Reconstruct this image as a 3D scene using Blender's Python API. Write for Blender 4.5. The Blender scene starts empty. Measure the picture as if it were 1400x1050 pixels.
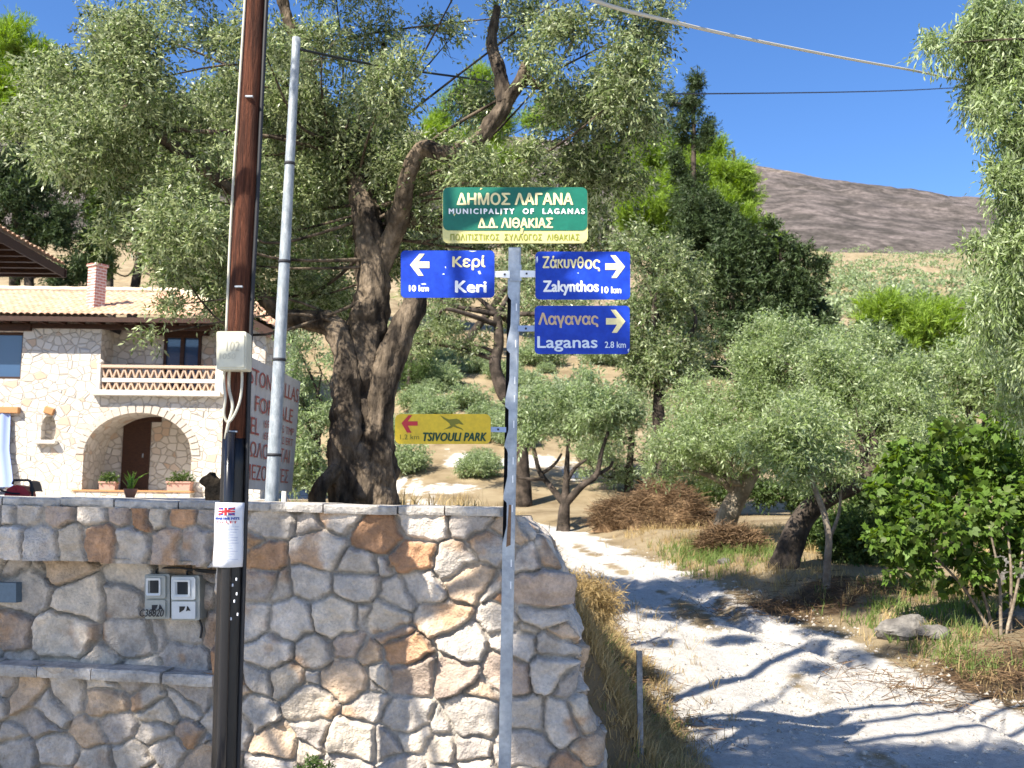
import bpy, math, random
import numpy as np
from mathutils import Matrix, Vector, Euler

# ------------------------------------------------------------------ camera, sky, sun, exposure
SC = bpy.context.scene
COL = SC.collection
F = 1361.0                                   # focal length in photograph pixels
CAM_Z = 2.05
PITCH, ROLL = math.radians(6.5), math.radians(0.7)
SUN_AZ, SUN_EL = math.radians(43.5), math.radians(46.0)   # azimuth to the left of straight behind the viewer
cam_d = bpy.data.cameras.new('camera'); cam = bpy.data.objects.new('camera', cam_d); COL.objects.link(cam)
cam_d.sensor_width = 36.0; cam_d.lens = 35.0; cam_d.clip_start = 0.05; cam_d.clip_end = 6000.0
CM = Euler((math.radians(90) + PITCH, 0, 0)).to_matrix() @ Matrix.Rotation(ROLL, 3, 'Z')
cam.matrix_world = Matrix.Translation((0, 0, CAM_Z)) @ CM.to_4x4()
cam_d.dof.use_dof = True; cam_d.dof.focus_distance = 6.9; cam_d.dof.aperture_fstop = 4.0
SC.camera = cam

world = bpy.data.worlds.new('World'); SC.world = world; world.use_nodes = True
wn = world.node_tree
sky = wn.nodes.new('ShaderNodeTexSky'); sky.sky_type = 'NISHITA'; sky.sun_disc = False
sky.sun_elevation = SUN_EL; sky.sun_rotation = math.pi + SUN_AZ
sky.altitude = 300; sky.air_density = 1.0; sky.dust_density = 0.5; sky.ozone_density = 4.0
shs = wn.nodes.new('ShaderNodeHueSaturation'); shs.inputs['Saturation'].default_value = 1.2; shs.inputs['Hue'].default_value = .508
wn.links.new(sky.outputs[0], shs.inputs['Color']); wn.links.new(shs.outputs[0], wn.nodes['Background'].inputs[0])
wn.nodes['Background'].inputs[1].default_value = 0.095

SUN_DIR = Vector((-math.sin(SUN_AZ) * math.cos(SUN_EL), -math.cos(SUN_AZ) * math.cos(SUN_EL), math.sin(SUN_EL)))
sun_d = bpy.data.lights.new('sun', 'SUN'); sun = bpy.data.objects.new('sun', sun_d); COL.objects.link(sun)
sun_d.energy = 5.0; sun_d.angle = math.radians(0.5); sun_d.color = (1.0, 0.93, 0.82)
sun.rotation_euler = SUN_DIR.to_track_quat('Z', 'Y').to_euler(); sun.location = SUN_DIR * 60
vs = SC.view_settings; vs.view_transform = 'Standard'; vs.look = 'None'; vs.gamma = 1.0; vs.exposure = 1.25
SC.cycles.max_bounces = 6; SC.cycles.diffuse_bounces = 3; SC.cycles.transparent_max_bounces = 8
SC.render.filter_size = 1.7

# ------------------------------------------------------------------ helpers
RNG = np.random.default_rng(7)
CMn = np.array(CM); CAMP = np.array([0, 0, CAM_Z])

def ray(px, py):
    d = CMn @ np.array([(px - 700) / F, -(py - 525) / F, -1.0]); return d
def at(px, py, Y):
    d = ray(px, py); return CAMP + d * (Y / d[1])

def _h(ix, iy, iz=0):
    n = (ix.astype(np.int64) * 374761393 + iy.astype(np.int64) * 668265263 + np.int64(iz) * 2147483647 * 1) & 0x7fffffff
    n = ((n ^ (n >> 13)) * 1274126177) & 0x7fffffff
    n = ((n ^ (n >> 16)) * 668265263) & 0x7fffffff
    return (n & 0xffff) / 65535.0
def vnoise(x, y, s=0):
    x = np.asarray(x, float) + s * 17.13; y = np.asarray(y, float) + s * 9.71
    ix = np.floor(x); iy = np.floor(y); fx = x - ix; fy = y - iy
    fx = fx * fx * (3 - 2 * fx); fy = fy * fy * (3 - 2 * fy)
    a = _h(ix, iy, s); b = _h(ix + 1, iy, s); c = _h(ix, iy + 1, s); d = _h(ix + 1, iy + 1, s)
    return (a * (1 - fx) + b * fx) * (1 - fy) + (c * (1 - fx) + d * fx) * fy * 1.0
def fbm(x, y, o=4, s=0):
    r = 0; a = .5; x = np.asarray(x, float); y = np.asarray(y, float)
    for k in range(o):
        r = r + a * (vnoise(x, y, s + k) - .5); a *= .5; x = x * 2.03; y = y * 2.03
    return r
def sstep(a, b, x):
    t = np.clip((np.asarray(x, float) - a) / (b - a), 0, 1); return t * t * (3 - 2 * t)

def np_mesh(name, V, Q, tone=None, col=None, smooth=False):
    """mesh from an (n,3) vertex array and an (m,k) face array; tone = one value per face, col = rgb per vertex"""
    V = np.asarray(V, np.float32); Q = np.asarray(Q, np.int32); k = Q.shape[1]
    me = bpy.data.meshes.new(name)
    me.vertices.add(len(V)); me.vertices.foreach_set('co', V.ravel())
    me.loops.add(Q.size); me.loops.foreach_set('vertex_index', Q.ravel())
    me.polygons.add(len(Q)); me.polygons.foreach_set('loop_start', np.arange(0, Q.size, k, dtype=np.int32))
    if smooth: me.polygons.foreach_set('use_smooth', np.ones(len(Q), bool))
    me.update(calc_edges=True)
    if tone is not None:
        a = me.attributes.new('tone', 'FLOAT', 'FACE'); a.data.foreach_set('value', np.asarray(tone, np.float32))
    if col is not None:
        a = me.attributes.new('tint', 'FLOAT_COLOR', 'POINT')
        c = np.ones((len(V), 4), np.float32); c[:, :3] = col; a.data.foreach_set('color', c.ravel())
    return me

def link(name, me, mat=None, parent=None):
    o = bpy.data.objects.new(name, me); COL.objects.link(o)
    if mat is not None:
        for m in (mat if isinstance(mat, (list, tuple)) else [mat]): me.materials.append(m)
    if parent is not None: o.parent = parent
    return o
def tag(o, label=None, cat=None, group=None, kind=None):
    if label: o['label'] = label
    if cat: o['category'] = cat
    if group: o['group'] = group
    if kind: o['kind'] = kind
    return o
def empty(name, loc, label=None, cat=None, group=None):
    """a thing: an Empty at its base; parts are built in world coordinates and keep them"""
    o = bpy.data.objects.new(name, None); COL.objects.link(o); o.location = loc; o.empty_display_size = .2
    o['base'] = [float(v) for v in loc]
    return tag(o, label, cat, group)
def part(name, me, mat, parent):
    """a part under a thing, or a sub-part under a part; me holds world coordinates"""
    o = link(name, me, mat, parent)
    if parent is not None:
        off = Vector((0, 0, 0)); p = parent
        while p is not None:
            off += Vector(p.location); p = p.parent
        me.transform(Matrix.Translation(-off))
    return o

class MB:
    """collects shapes, then makes ONE mesh"""
    def __init__(s): s.v = []; s.f = []; s.c = []
    def add(s, vs, fs, col=None):
        b = len(s.v); s.v += [tuple(map(float, p)) for p in vs]; s.f += [tuple(b + i for i in f) for f in fs]
        s.c += [col or (1, 1, 1)] * len(vs); return s
    def box(s, c, size, rot=None, bev=0.0, col=None):
        x, y, z = [d / 2 for d in size]
        if bev <= 0:
            P = [(-x, -y, -z), (x, -y, -z), (x, y, -z), (-x, y, -z), (-x, -y, z), (x, -y, z), (x, y, z), (-x, y, z)]
            Fc = [(0, 3, 2, 1), (4, 5, 6, 7), (0, 1, 5, 4), (1, 2, 6, 5), (2, 3, 7, 6), (3, 0, 4, 7)]
        else:
            P = []; Fc = []
            def sg(a): return (-1, 1)[a]
            idx = {}
            for a in (0, 1):
                for b in (0, 1):
                    for d in (0, 1):
                        for k in range(3):
                            q = [sg(a) * (x - bev), sg(b) * (y - bev), sg(d) * (z - bev)]
                            q[k] = (sg(a) * x, sg(b) * y, sg(d) * z)[k]
                            idx[a, b, d, k] = len(P); P.append(tuple(q))
            for k in range(3):
                for e in (0, 1):
                    o = [i for i in range(3) if i != k]; loop = []
                    for (m, n) in ((0, 0), (1, 0), (1, 1), (0, 1)):
                        t = [0, 0, 0]; t[k] = e; t[o[0]] = m; t[o[1]] = n; loop.append(idx[t[0], t[1], t[2], k])
                    Fc.append(tuple(loop))
            for k in range(3):
                o = [i for i in range(3) if i != k]
                for m in (0, 1):
                    for n in (0, 1):
                        t0 = [0, 0, 0]; t1 = [0, 0, 0]; t1[k] = 1
                        for t in (t0, t1): t[o[0]] = m; t[o[1]] = n
                        Fc.append((idx[t0[0], t0[1], t0[2], o[0]], idx[t1[0], t1[1], t1[2], o[0]], idx[t1[0], t1[1], t1[2], o[1]], idx[t0[0], t0[1], t0[2], o[1]]))
            for a in (0, 1):
                for b in (0, 1):
                    for d in (0, 1): Fc.append((idx[a, b, d, 0], idx[a, b, d, 1], idx[a, b, d, 2]))
        R = rot if rot is not None else Matrix.Identity(3)
        P = [R @ Vector(p) + Vector(c) for p in P]
        return s.add(P, Fc, col)
    def tube(s, pts, rad, n=10, cap=True, noise=0.0, freq=3.0, seed=0, col=None, ridge=0.0):
        pts = [Vector(p) for p in pts]; rad = list(rad) if hasattr(rad, '__len__') else [rad] * len(pts)
        V = []; up = None
        for i, p in enumerate(pts):
            t = (pts[min(i + 1, len(pts) - 1)] - pts[max(i - 1, 0)]); t.normalize()
            if up is None:
                up = Vector((1, 0, 0)) if abs(t.x) < .8 else Vector((0, 1, 0))
            a = (up - t * up.dot(t)); a.normalize(); b = t.cross(a); up = a
            for k in range(n):
                w = 2 * math.pi * k / n; r = rad[i]
                if noise or ridge:
                    q = p + (a * math.cos(w) + b * math.sin(w)) * r
                    nv = float(fbm(q.x * freq + q.y * 1.7 * freq, q.z * freq + q.y * .6 * freq, 3, seed))
                    nv += .35 * float(fbm(q.x * freq * 3.1 + q.y * 4, q.z * freq * 2.2, 2, seed + 9)) if noise > .2 else 0; r *= 1 + noise * nv * 2 + ridge * (abs(math.sin(w * 3.5 + i * .09 + seed)) - .5 + 1.2 * nv)
                V.append(p + (a * math.cos(w) + b * math.sin(w)) * r)
        Fc = [(i * n + k, i * n + (k + 1) % n, (i + 1) * n + (k + 1) % n, (i + 1) * n + k) for i in range(len(pts) - 1) for k in range(n)]
        if cap: Fc += [tuple(range(n))[::-1], tuple((len(pts) - 1) * n + k for k in range(n))]
        return s.add(V, Fc, col)
    def lathe(s, c, prof, n=16, col=None):
        V = [(c[0] + r * math.cos(2 * math.pi * k / n), c[1] + r * math.sin(2 * math.pi * k / n), c[2] + z) for r, z in prof for k in range(n)]
        Fc = [(i * n + k, i * n + (k + 1) % n, (i + 1) * n + (k + 1) % n, (i + 1) * n + k) for i in range(len(prof) - 1) for k in range(n)]
        Fc += [tuple(range(n))[::-1], tuple((len(prof) - 1) * n + k for k in range(n))]
        return s.add(V, Fc, col)
    def prism(s, front, off, col=None):
        n = len(front); off = Vector(off); fr = [Vector(p) for p in front]
        V = fr + [p + off for p in fr]
        Fc = [tuple(range(n)), tuple(range(2 * n - 1, n - 1, -1))] + [(i, n + i, n + (i + 1) % n, (i + 1) % n) for i in range(n)]
        return s.add(V, Fc, col)
    def pxprism(s, poly, Y, th, col=None):
        """a flat outline standing in the plane at distance Y, th thick away from the viewer"""
        return s.prism([at(x, y, Y) for x, y in poly], (0, th, 0), col)
    def mesh(s, name, smooth=False, tint=False):
        me = bpy.data.meshes.new(name); me.from_pydata(s.v, [], s.f); me.update()
        if smooth: me.polygons.foreach_set('use_smooth', np.ones(len(me.polygons), bool))
        if tint:
            a = me.attributes.new('tint', 'FLOAT_COLOR', 'POINT')
            c = np.ones((len(s.v), 4), np.float32); c[:, :3] = s.c; a.data.foreach_set('color', c.ravel())
        return me
    def build(s, name, mat, parent=None, smooth=False, tint=False):
        return part(name, s.mesh(name, smooth, tint), mat, parent)

def spline(P, n=8):
    """Catmull-Rom through points (any dimension)"""
    P = [np.asarray(p, float) for p in P]; out = []
    for i in range(len(P) - 1):
        p0 = P[max(i - 1, 0)]; p1 = P[i]; p2 = P[i + 1]; p3 = P[min(i + 2, len(P) - 1)]
        for k in range(n):
            t = k / n
            out.append(.5 * ((2 * p1) + (-p0 + p2) * t + (2 * p0 - 5 * p1 + 4 * p2 - p3) * t * t + (-p0 + 3 * p1 - 3 * p2 + p3) * t ** 3))
    out.append(P[-1]); return out

def rrect(x0, x1, y0, y1, r, n=5):
    out = []
    for cx, cy, a0 in ((x1 - r, y0 + r, -90), (x1 - r, y1 - r, 0), (x0 + r, y1 - r, 90), (x0 + r, y0 + r, 180)):
        for k in range(n + 1):
            a = math.radians(a0 + 90 * k / n); out.append((cx + r * math.cos(a), cy + r * math.sin(a)))
    return out

# ------------------------------------------------------------------ materials
def mat(name, rgb=(.5, .5, .5), rough=.7, metal=0.0, spec=.4, var=0.0, scale=5.0, bump=0.0, bscale=40.0, rgb2=None, stretch=None, tint=False, detail=6.0, thr=(.42, .62)):
    m = bpy.data.materials.new(name); m.use_nodes = True; nt = m.node_tree; b = nt.nodes['Principled BSDF']; L = nt.links
    b.inputs['Roughness'].default_value = rough; b.inputs['Metallic'].default_value = metal
    b.inputs['Specular IOR Level'].default_value = spec; b.inputs['Base Color'].default_value = (*rgb, 1)
    tc = nt.nodes.new('ShaderNodeTexCoord'); src = tc.outputs['Object']
    if stretch:
        mp = nt.nodes.new('ShaderNodeMapping'); mp.inputs['Scale'].default_value = stretch; L.new(src, mp.inputs[0]); src = mp.outputs[0]
    out = None
    if rgb2 is not None:
        n = nt.nodes.new('ShaderNodeTexNoise'); n.inputs['Scale'].default_value = scale; n.inputs['Detail'].default_value = detail; L.new(src, n.inputs['Vector'])
        r = nt.nodes.new('ShaderNodeValToRGB'); r.color_ramp.elements[0].position = thr[0]; r.color_ramp.elements[1].position = thr[1]
        r.color_ramp.elements[0].color = (*rgb, 1); r.color_ramp.elements[1].color = (*rgb2, 1); L.new(n.outputs['Fac'], r.inputs[0]); out = r.outputs[0]
    if tint:
        a = nt.nodes.new('ShaderNodeAttribute'); a.attribute_name = 'tint'
        if out is None: out = a.outputs['Color']
        else:
            mx = nt.nodes.new('ShaderNodeMixRGB'); mx.blend_type = 'MULTIPLY'; mx.inputs[0].default_value = 1; L.new(out, mx.inputs[1]); L.new(a.outputs['Color'], mx.inputs[2]); out = mx.outputs[0]
    if var:
        n2 = nt.nodes.new('ShaderNodeTexNoise'); n2.inputs['Scale'].default_value = scale * 4.3; n2.inputs['Detail'].default_value = 8; n2.inputs['Roughness'].default_value = .65; L.new(src, n2.inputs['Vector'])
        mr = nt.nodes.new('ShaderNodeMapRange'); mr.inputs[1].default_value = .3; mr.inputs[2].default_value = .7; mr.inputs[3].default_value = 1 - var; mr.inputs[4].default_value = 1 + var; L.new(n2.outputs['Fac'], mr.inputs[0])
        hs = nt.nodes.new('ShaderNodeHueSaturation'); L.new(mr.outputs[0], hs.inputs['Value'])
        if out is None: hs.inputs['Color'].default_value = (*rgb, 1)
        else: L.new(out, hs.inputs['Color'])
        out = hs.outputs[0]
    if out is not None: L.new(out, b.inputs['Base Color'])
    if bump:
        n3 = nt.nodes.new('ShaderNodeTexNoise'); n3.inputs['Scale'].default_value = bscale; n3.inputs['Detail'].default_value = 8; L.new(src, n3.inputs['Vector'])
        bp = nt.nodes.new('ShaderNodeBump'); bp.inputs['Strength'].default_value = bump; bp.inputs['Distance'].default_value = .02; L.new(n3.outputs['Fac'], bp.inputs['Height']); L.new(bp.outputs[0], b.inputs['Normal'])
    return m

def leaf_mat(name, top, under, transl=.3, rough=.42, spec=.5, var=.55):
    """leaf upper side, paler under side, some light through; each leaf a little different"""
    m = bpy.data.materials.new(name); m.use_nodes = True; nt = m.node_tree; b = nt.nodes['Principled BSDF']; L = nt.links
    a = nt.nodes.new('ShaderNodeAttribute'); a.attribute_name = 'tone'
    g = nt.nodes.new('ShaderNodeNewGeometry')
    mx = nt.nodes.new('ShaderNodeMixRGB'); mx.inputs[1].default_value = (*top, 1); mx.inputs[2].default_value = (*under, 1); L.new(g.outputs['Backfacing'], mx.inputs[0])
    mr = nt.nodes.new('ShaderNodeMapRange'); mr.inputs[3].default_value = 1 - var; mr.inputs[4].default_value = 1 + var; L.new(a.outputs['Fac'], mr.inputs[0])
    hs = nt.nodes.new('ShaderNodeHueSaturation'); L.new(mx.outputs[0], hs.inputs['Color']); L.new(mr.outputs[0], hs.inputs['Value'])
    L.new(hs.outputs[0], b.inputs['Base Color']); b.inputs['Roughness'].default_value = rough; b.inputs['Specular IOR Level'].default_value = spec
    tr = nt.nodes.new('ShaderNodeBsdfTranslucent'); hs2 = nt.nodes.new('ShaderNodeHueSaturation'); hs2.inputs['Saturation'].default_value = 1.25; hs2.inputs['Value'].default_value = 1.5
    L.new(hs.outputs[0], hs2.inputs['Color']); L.new(hs2.outputs[0], tr.inputs['Color'])
    ms = nt.nodes.new('ShaderNodeMixShader'); ms.inputs[0].default_value = transl
    L.new(b.outputs[0], ms.inputs[1]); L.new(tr.outputs[0], ms.inputs[2]); L.new(ms.outputs[0], nt.nodes['Material Output'].inputs['Surface'])
    return m

M = {}
M['olive_leaf'] = leaf_mat('olive_leaf', (.105, .146, .045), (.32, .36, .20), .30, .40, .42, .8)
M['olive_pale'] = leaf_mat('olive_leaf_pale', (.185, .245, .085), (.36, .42, .24), .38, .45, .35, .55)
M['sage_leaf'] = leaf_mat('sage_leaf', (.19, .25, .105), (.34, .40, .24), .38, .5, .3, .5)
M['pine_leaf'] = leaf_mat('pine_needle', (.20, .30, .046), (.24, .34, .06), .35, .6, .25, .4)
M['dark_leaf'] = leaf_mat('evergreen_leaf', (.038, .062, .020), (.06, .09, .032), .12, .55, .3, .5)
M['mid_leaf'] = leaf_mat('shrub_leaf', (.065, .105, .026), (.11, .16, .05), .25, .5, .35, .5)
M['fig_leaf'] = leaf_mat('fig_leaf', (.080, .140, .019), (.14, .20, .042), .32, .55, .3, .55)
M['spiky_leaf'] = leaf_mat('pot_plant_leaf', (.16, .30, .04), (.2, .34, .07), .3)
M['straw'] = leaf_mat('straw', (.36, .265, .125), (.42, .32, .16), .25, .7, .2, .45)
M['green_blade'] = leaf_mat('grass_blade', (.13, .19, .045), (.17, .23, .07), .3, .6, .25, .5)
M['twig'] = leaf_mat('dry_twig', (.13, .082, .046), (.17, .11, .06), .05, .8, .15, .55)
M['bark'] = mat('olive_bark', (.026, .021, .017), .95, 0, .1, .55, 5, 1.6, 26, (.18, .14, .10), (1, 1, .4), False, 8.0, (.38, .66))
M['bark_dark'] = mat('dark_bark', (.035, .028, .022), .9, 0, .15, .3, 4, .8, 25, (.09, .07, .055))
M['bark_pale'] = mat('pale_bark', (.17, .135, .10), .9, 0, .15, .3, 4, .8, 25, (.30, .25, .19))
M['stone'] = mat('wall_stone', (.98, .96, .93), .88, 0, .2, .20, 9, .8, 60, (1.2, 1.15, 1.08), None, True)
M['cap'] = mat('cap_slab', (.38, .35, .31), .85, 0, .2, .25, 6, .8, 45, (.58, .53, .465))
M['wood_pole'] = mat('tarred_wood', (.125, .046, .026), .85, 0, .15, .55, 5, .8, 40, (.050, .021, .014), (9, 9, .45))
M['tar'] = mat('tar_black', (.006, .005, .005), .42, 0, .5, .3, 8, .25, 30, (.011, .009, .008), (3, 3, .6))
M['black_plastic'] = mat('black_conduit', (.012, .012, .014), .25, 0, .5)
M['cable_black'] = mat('black_cable', (.018, .018, .02), .5)
M['cable_grey'] = mat('pale_cable', (.50, .47, .38), .55)
M['box_cream'] = mat('cream_box', (.62, .60, .47), .55, 0, .4, .06, 6, 0, 1, (.56, .54, .43))
M['galv'] = mat('galvanised_steel', (.30, .33, .37), .45, .55, .5, .18, 7, .1, 60, (.42, .45, .48))
M['galv_pole'] = mat('painted_steel_pole', (.24, .27, .29), .5, .15, .5, .2, 6, .15, 60, (.36, .39, .41), (4, 4, 1.5))
M['galv_dark'] = mat('dark_steel', (.03, .03, .035), .7, .2)
M['green_sign'] = mat('green_sheet', (.004, .125, .075), .38, 0, .5, .10, 9, 0, 1, (.006, .14, .085))
M['cream_sign'] = mat('cream_sheet', (.66, .60, .24), .4, 0, .5, .08, 12, 0, 1, (.60, .55, .22))
M['blue_sign'] = mat('blue_sheet', (.006, .036, .36), .4, 0, .3, .14, 10, 0, 1, (.010, .050, .43))
M['yellow_sign'] = mat('yellow_sheet', (.70, .48, .010), .4, 0, .5, .10, 10, 0, 1, (.62, .42, .008))
M['alu_back'] = mat('aluminium_edge', (.55, .57, .60), .4, .6)
M['ink_cream'] = mat('cream_ink', (.80, .70, .36), .5, 0, .4, .1, 20)
M['ink_white'] = mat('white_ink', (.86, .86, .84), .5)
M['ink_dim'] = mat('shaded_cream_ink', (.55, .40, .24), .5, 0, .4, .15, 20)
M['ink_pale'] = mat('pale_blue_ink', (.62, .70, .80), .5)
M['ink_olive'] = mat('olive_ink', (.24, .26, .03), .5)
M['ink_green'] = mat('dark_green_ink', (.004, .05, .018), .5)
M['ink_faint'] = mat('faint_olive_ink', (.18, .17, .012), .5)
M['ink_red'] = mat('red_ink', (.50, .030, .035), .5)
M['ink_redpaint'] = mat('red_brush_paint', (.45, .12, .10), .6, 0, .3, .25, 12)
M['ink_blue'] = mat('blue_ink', (.03, .06, .30), .5)
M['ink_black'] = mat('black_ink', (.015, .015, .015), .6)
M['paper'] = mat('white_paper', (.74, .75, .78), .45, 0, .4, .05, 6)
M['board'] = mat('white_board', (.62, .60, .585), .6, 0, .3, .06, 4, 0, 1, (.55, .53, .51))
M['bracket_white'] = mat('bracket_white', (.80, .81, .82), .4, .1)
M['meter_grey'] = mat('meter_case', (.34, .35, .32), .5, 0, .4, .06, 10)
M['meter_pale'] = mat('meter_front', (.58, .60, .60), .4, 0, .5, .05, 10)
M['meter_glass'] = mat('meter_glass', (.025, .03, .035), .08, 0, .6)
M['cabinet_blue'] = mat('blue_grey_paint', (.10, .15, .20), .5, 0, .4, .12, 8)
M['villa_stone'] = None
M['tile'] = mat('clay_tile', (.50, .30, .19), .8, 0, .25, .25, 3, .2, 40, (.60, .42, .29))
M['beam'] = mat('brown_beam', (.060, .026, .014), .6, 0, .3, .25, 8, 0, 1, (.035, .016, .01), (1, 6, 6))
M['plaster'] = mat('white_plaster', (.72, .67, .58), .8, 0, .2, .06, 6)
M['clay'] = mat('clay_lattice', (.56, .40, .29), .8, 0, .2, .12, 8)
M['terracotta'] = mat('terracotta', (.42, .20, .12), .8, 0, .2, .15, 8)
M['pot_pink'] = mat('pink_clay_planter', (.46, .26, .20), .8, 0, .2, .12, 8)
M['orange_stone'] = mat('orange_stone', (.46, .24, .11), .85, 0, .2, .15, 8)
M['glass'] = mat('window_glass', (.04, .08, .16), .05, 0, .8)
M['drape'] = mat('pale_blue_drape', (.30, .38, .66), .7, 0, .2)
M['red_paint'] = mat('red_shell', (.62, .05, .06), .4, 0, .4, .1, 8)
M['dark_frame'] = mat('dark_frame', (.02, .022, .028), .5)
M['rock'] = mat('limestone_rock', (.12, .11, .10), .9, 0, .2, .3, 4, 1.0, 20, (.21, .195, .175))
M['white_marker'] = mat('white_marker', (.7, .7, .7), .6)
M['dark_wood'] = mat('dark_weathered_wood', (.007, .006, .005), .9, 0, .1, .4, 9, .9, 30, (.022, .017, .012))

def brick_mat():
    m = mat('pink_brick', (.5, .3, .25), .85)
    nt = m.node_tree; L = nt.links; b = nt.nodes['Principled BSDF']; tc = nt.nodes.new('ShaderNodeTexCoord'); br = nt.nodes.new('ShaderNodeTexBrick')
    sx = nt.nodes.new('ShaderNodeSeparateXYZ'); L.new(tc.outputs['Object'], sx.inputs[0]); ad = nt.nodes.new('ShaderNodeMath'); L.new(sx.outputs[0], ad.inputs[0]); L.new(sx.outputs[1], ad.inputs[1])
    cb = nt.nodes.new('ShaderNodeCombineXYZ'); L.new(ad.outputs[0], cb.inputs[0]); L.new(sx.outputs[2], cb.inputs[1]); L.new(cb.outputs[0], br.inputs['Vector'])
    br.inputs['Color1'].default_value = (.48, .22, .18, 1); br.inputs['Color2'].default_value = (.40, .17, .13, 1); br.inputs['Mortar'].default_value = (.62, .55, .5, 1)
    br.inputs['Scale'].default_value = 1; br.inputs['Brick Width'].default_value = .3; br.inputs['Row Height'].default_value = .1; br.inputs['Mortar Size'].default_value = .018
    L.new(br.outputs['Color'], b.inputs['Base Color']); return m
M['brick'] = brick_mat()

def villa_mat():
    """irregular pale limestone walling with thin joints"""
    m = mat('villa_walling', (.5, .44, .36), .85, 0, .2); nt = m.node_tree; L = nt.links; b = nt.nodes['Principled BSDF']
    tc = nt.nodes.new('ShaderNodeTexCoord'); mp = nt.nodes.new('ShaderNodeMapping'); mp.inputs['Scale'].default_value = (3.3, 3.3, 4.3); L.new(tc.outputs['Object'], mp.inputs[0])
    v1 = nt.nodes.new('ShaderNodeTexVoronoi'); v1.inputs['Scale'].default_value = 1; v1.inputs['Randomness'].default_value = .9; L.new(mp.outputs[0], v1.inputs['Vector'])
    v2 = nt.nodes.new('ShaderNodeTexVoronoi'); v2.feature = 'DISTANCE_TO_EDGE'; v2.inputs['Scale'].default_value = 1; v2.inputs['Randomness'].default_value = .9; L.new(mp.outputs[0], v2.inputs['Vector'])
    sx = nt.nodes.new('ShaderNodeSeparateColor'); L.new(v1.outputs['Color'], sx.inputs[0])
    r = nt.nodes.new('ShaderNodeValToRGB'); e = r.color_ramp.elements
    e[0].position = 0; e[0].color = (.54, .485, .415, 1); e[1].position = .5; e[1].color = (.66, .615, .545, 1)
    n = e.new(.88); n.color = (.62, .56, .48, 1); n = e.new(.97); n.color = (.54, .40, .29, 1); n = e.new(1.0); n.color = (.54, .42, .32, 1)
    L.new(sx.outputs[0], r.inputs[0])
    j = nt.nodes.new('ShaderNodeMapRange'); j.inputs[1].default_value = .02; j.inputs[2].default_value = .06; L.new(v2.outputs['Distance'], j.inputs[0])
    mx = nt.nodes.new('ShaderNodeMixRGB'); mx.inputs[1].default_value = (.50, .45, .38, 1); L.new(j.outputs[0], mx.inputs[0]); L.new(r.outputs[0], mx.inputs[2]); L.new(mx.outputs[0], b.inputs['Base Color'])
    bp = nt.nodes.new('ShaderNodeBump'); bp.inputs['Distance'].default_value = .05; bp.inputs['Strength'].default_value = .8; L.new(j.outputs[0], bp.inputs['Height']); L.new(bp.outputs[0], b.inputs['Normal'])
    return m
M['villa_stone'] = villa_mat()

def ground_mat():
    """masks in 'tint': r = bare white gravel, g = green, b = dark litter"""
    m = bpy.data.materials.new('ground_earth'); m.use_nodes = True; nt = m.node_tree; L = nt.links; b = nt.nodes['Principled BSDF']; b.inputs['Roughness'].default_value = .95; b.inputs['Specular IOR Level'].default_value = .15
    tc = nt.nodes.new('ShaderNodeTexCoord')
    def noise(s, d=8, ro=.6):
        n = nt.nodes.new('ShaderNodeTexNoise'); n.inputs['Scale'].default_value = s; n.inputs['Detail'].default_value = d; n.inputs['Roughness'].default_value = ro; L.new(tc.outputs['Object'], n.inputs['Vector']); return n.outputs['Fac']
    def ramp(f, c):
        r = nt.nodes.new('ShaderNodeValToRGB'); e = r.color_ramp.elements
        e[0].position, e[0].color = c[0][0], (*c[0][1], 1); e[1].position, e[1].color = c[-1][0], (*c[-1][1], 1)
        for p, k in c[1:-1]: q = e.new(p); q.color = (*k, 1)
        L.new(f, r.inputs[0]); return r.outputs[0]
    def mix(f, a, c):
        x = nt.nodes.new('ShaderNodeMixRGB'); L.new(f, x.inputs[0]); L.new(a, x.inputs[1]); L.new(c, x.inputs[2]); return x.outputs[0]
    dry = ramp(noise(.9), [(.3, (.17, .125, .07)), (.5, (.29, .225, .135)), (.72, (.37, .30, .19))])
    gravel = ramp(noise(14, 10, .75), [(.30, (.40, .37, .325)), (.46, (.58, .55, .50)), (.7, (.72, .69, .64))])
    green = ramp(noise(3), [(.3, (.07, .10, .025)), (.7, (.17, .20, .06))])
    litter = ramp(noise(8), [(.3, (.05, .036, .022)), (.7, (.15, .10, .06))])
    a = nt.nodes.new('ShaderNodeAttribute'); a.attribute_name = 'tint'; s = nt.nodes.new('ShaderNodeSeparateColor'); L.new(a.outputs['Color'], s.inputs[0])
    def sharp(o, sc):
        ad = nt.nodes.new('ShaderNodeMath'); ad.operation = 'ADD'; L.new(o, ad.inputs[0]); sb = nt.nodes.new('ShaderNodeMath'); sb.operation = 'MULTIPLY_ADD'; L.new(noise(sc), sb.inputs[0]); sb.inputs[1].default_value = 1.1; sb.inputs[2].default_value = -.55; L.new(sb.outputs[0], ad.inputs[1])
        r = nt.nodes.new('ShaderNodeMapRange'); r.inputs[1].default_value = .38; r.inputs[2].default_value = .62; L.new(ad.outputs[0], r.inputs[0]); return r.outputs[0]
    c = mix(sharp(s.outputs[1], 2.2), dry, green); c = mix(sharp(s.outputs[2], 3.0), c, litter); c = mix(sharp(s.outputs[0], 3.5), c, gravel)
    L.new(c, b.inputs['Base Color'])
    bp = nt.nodes.new('ShaderNodeBump'); bp.inputs['Strength'].default_value = 1.0; bp.inputs['Distance'].default_value = .05; L.new(noise(26, 12, .78), bp.inputs['Height']); L.new(bp.outputs[0], b.inputs['Normal'])
    return m
M['ground'] = ground_mat()
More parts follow.
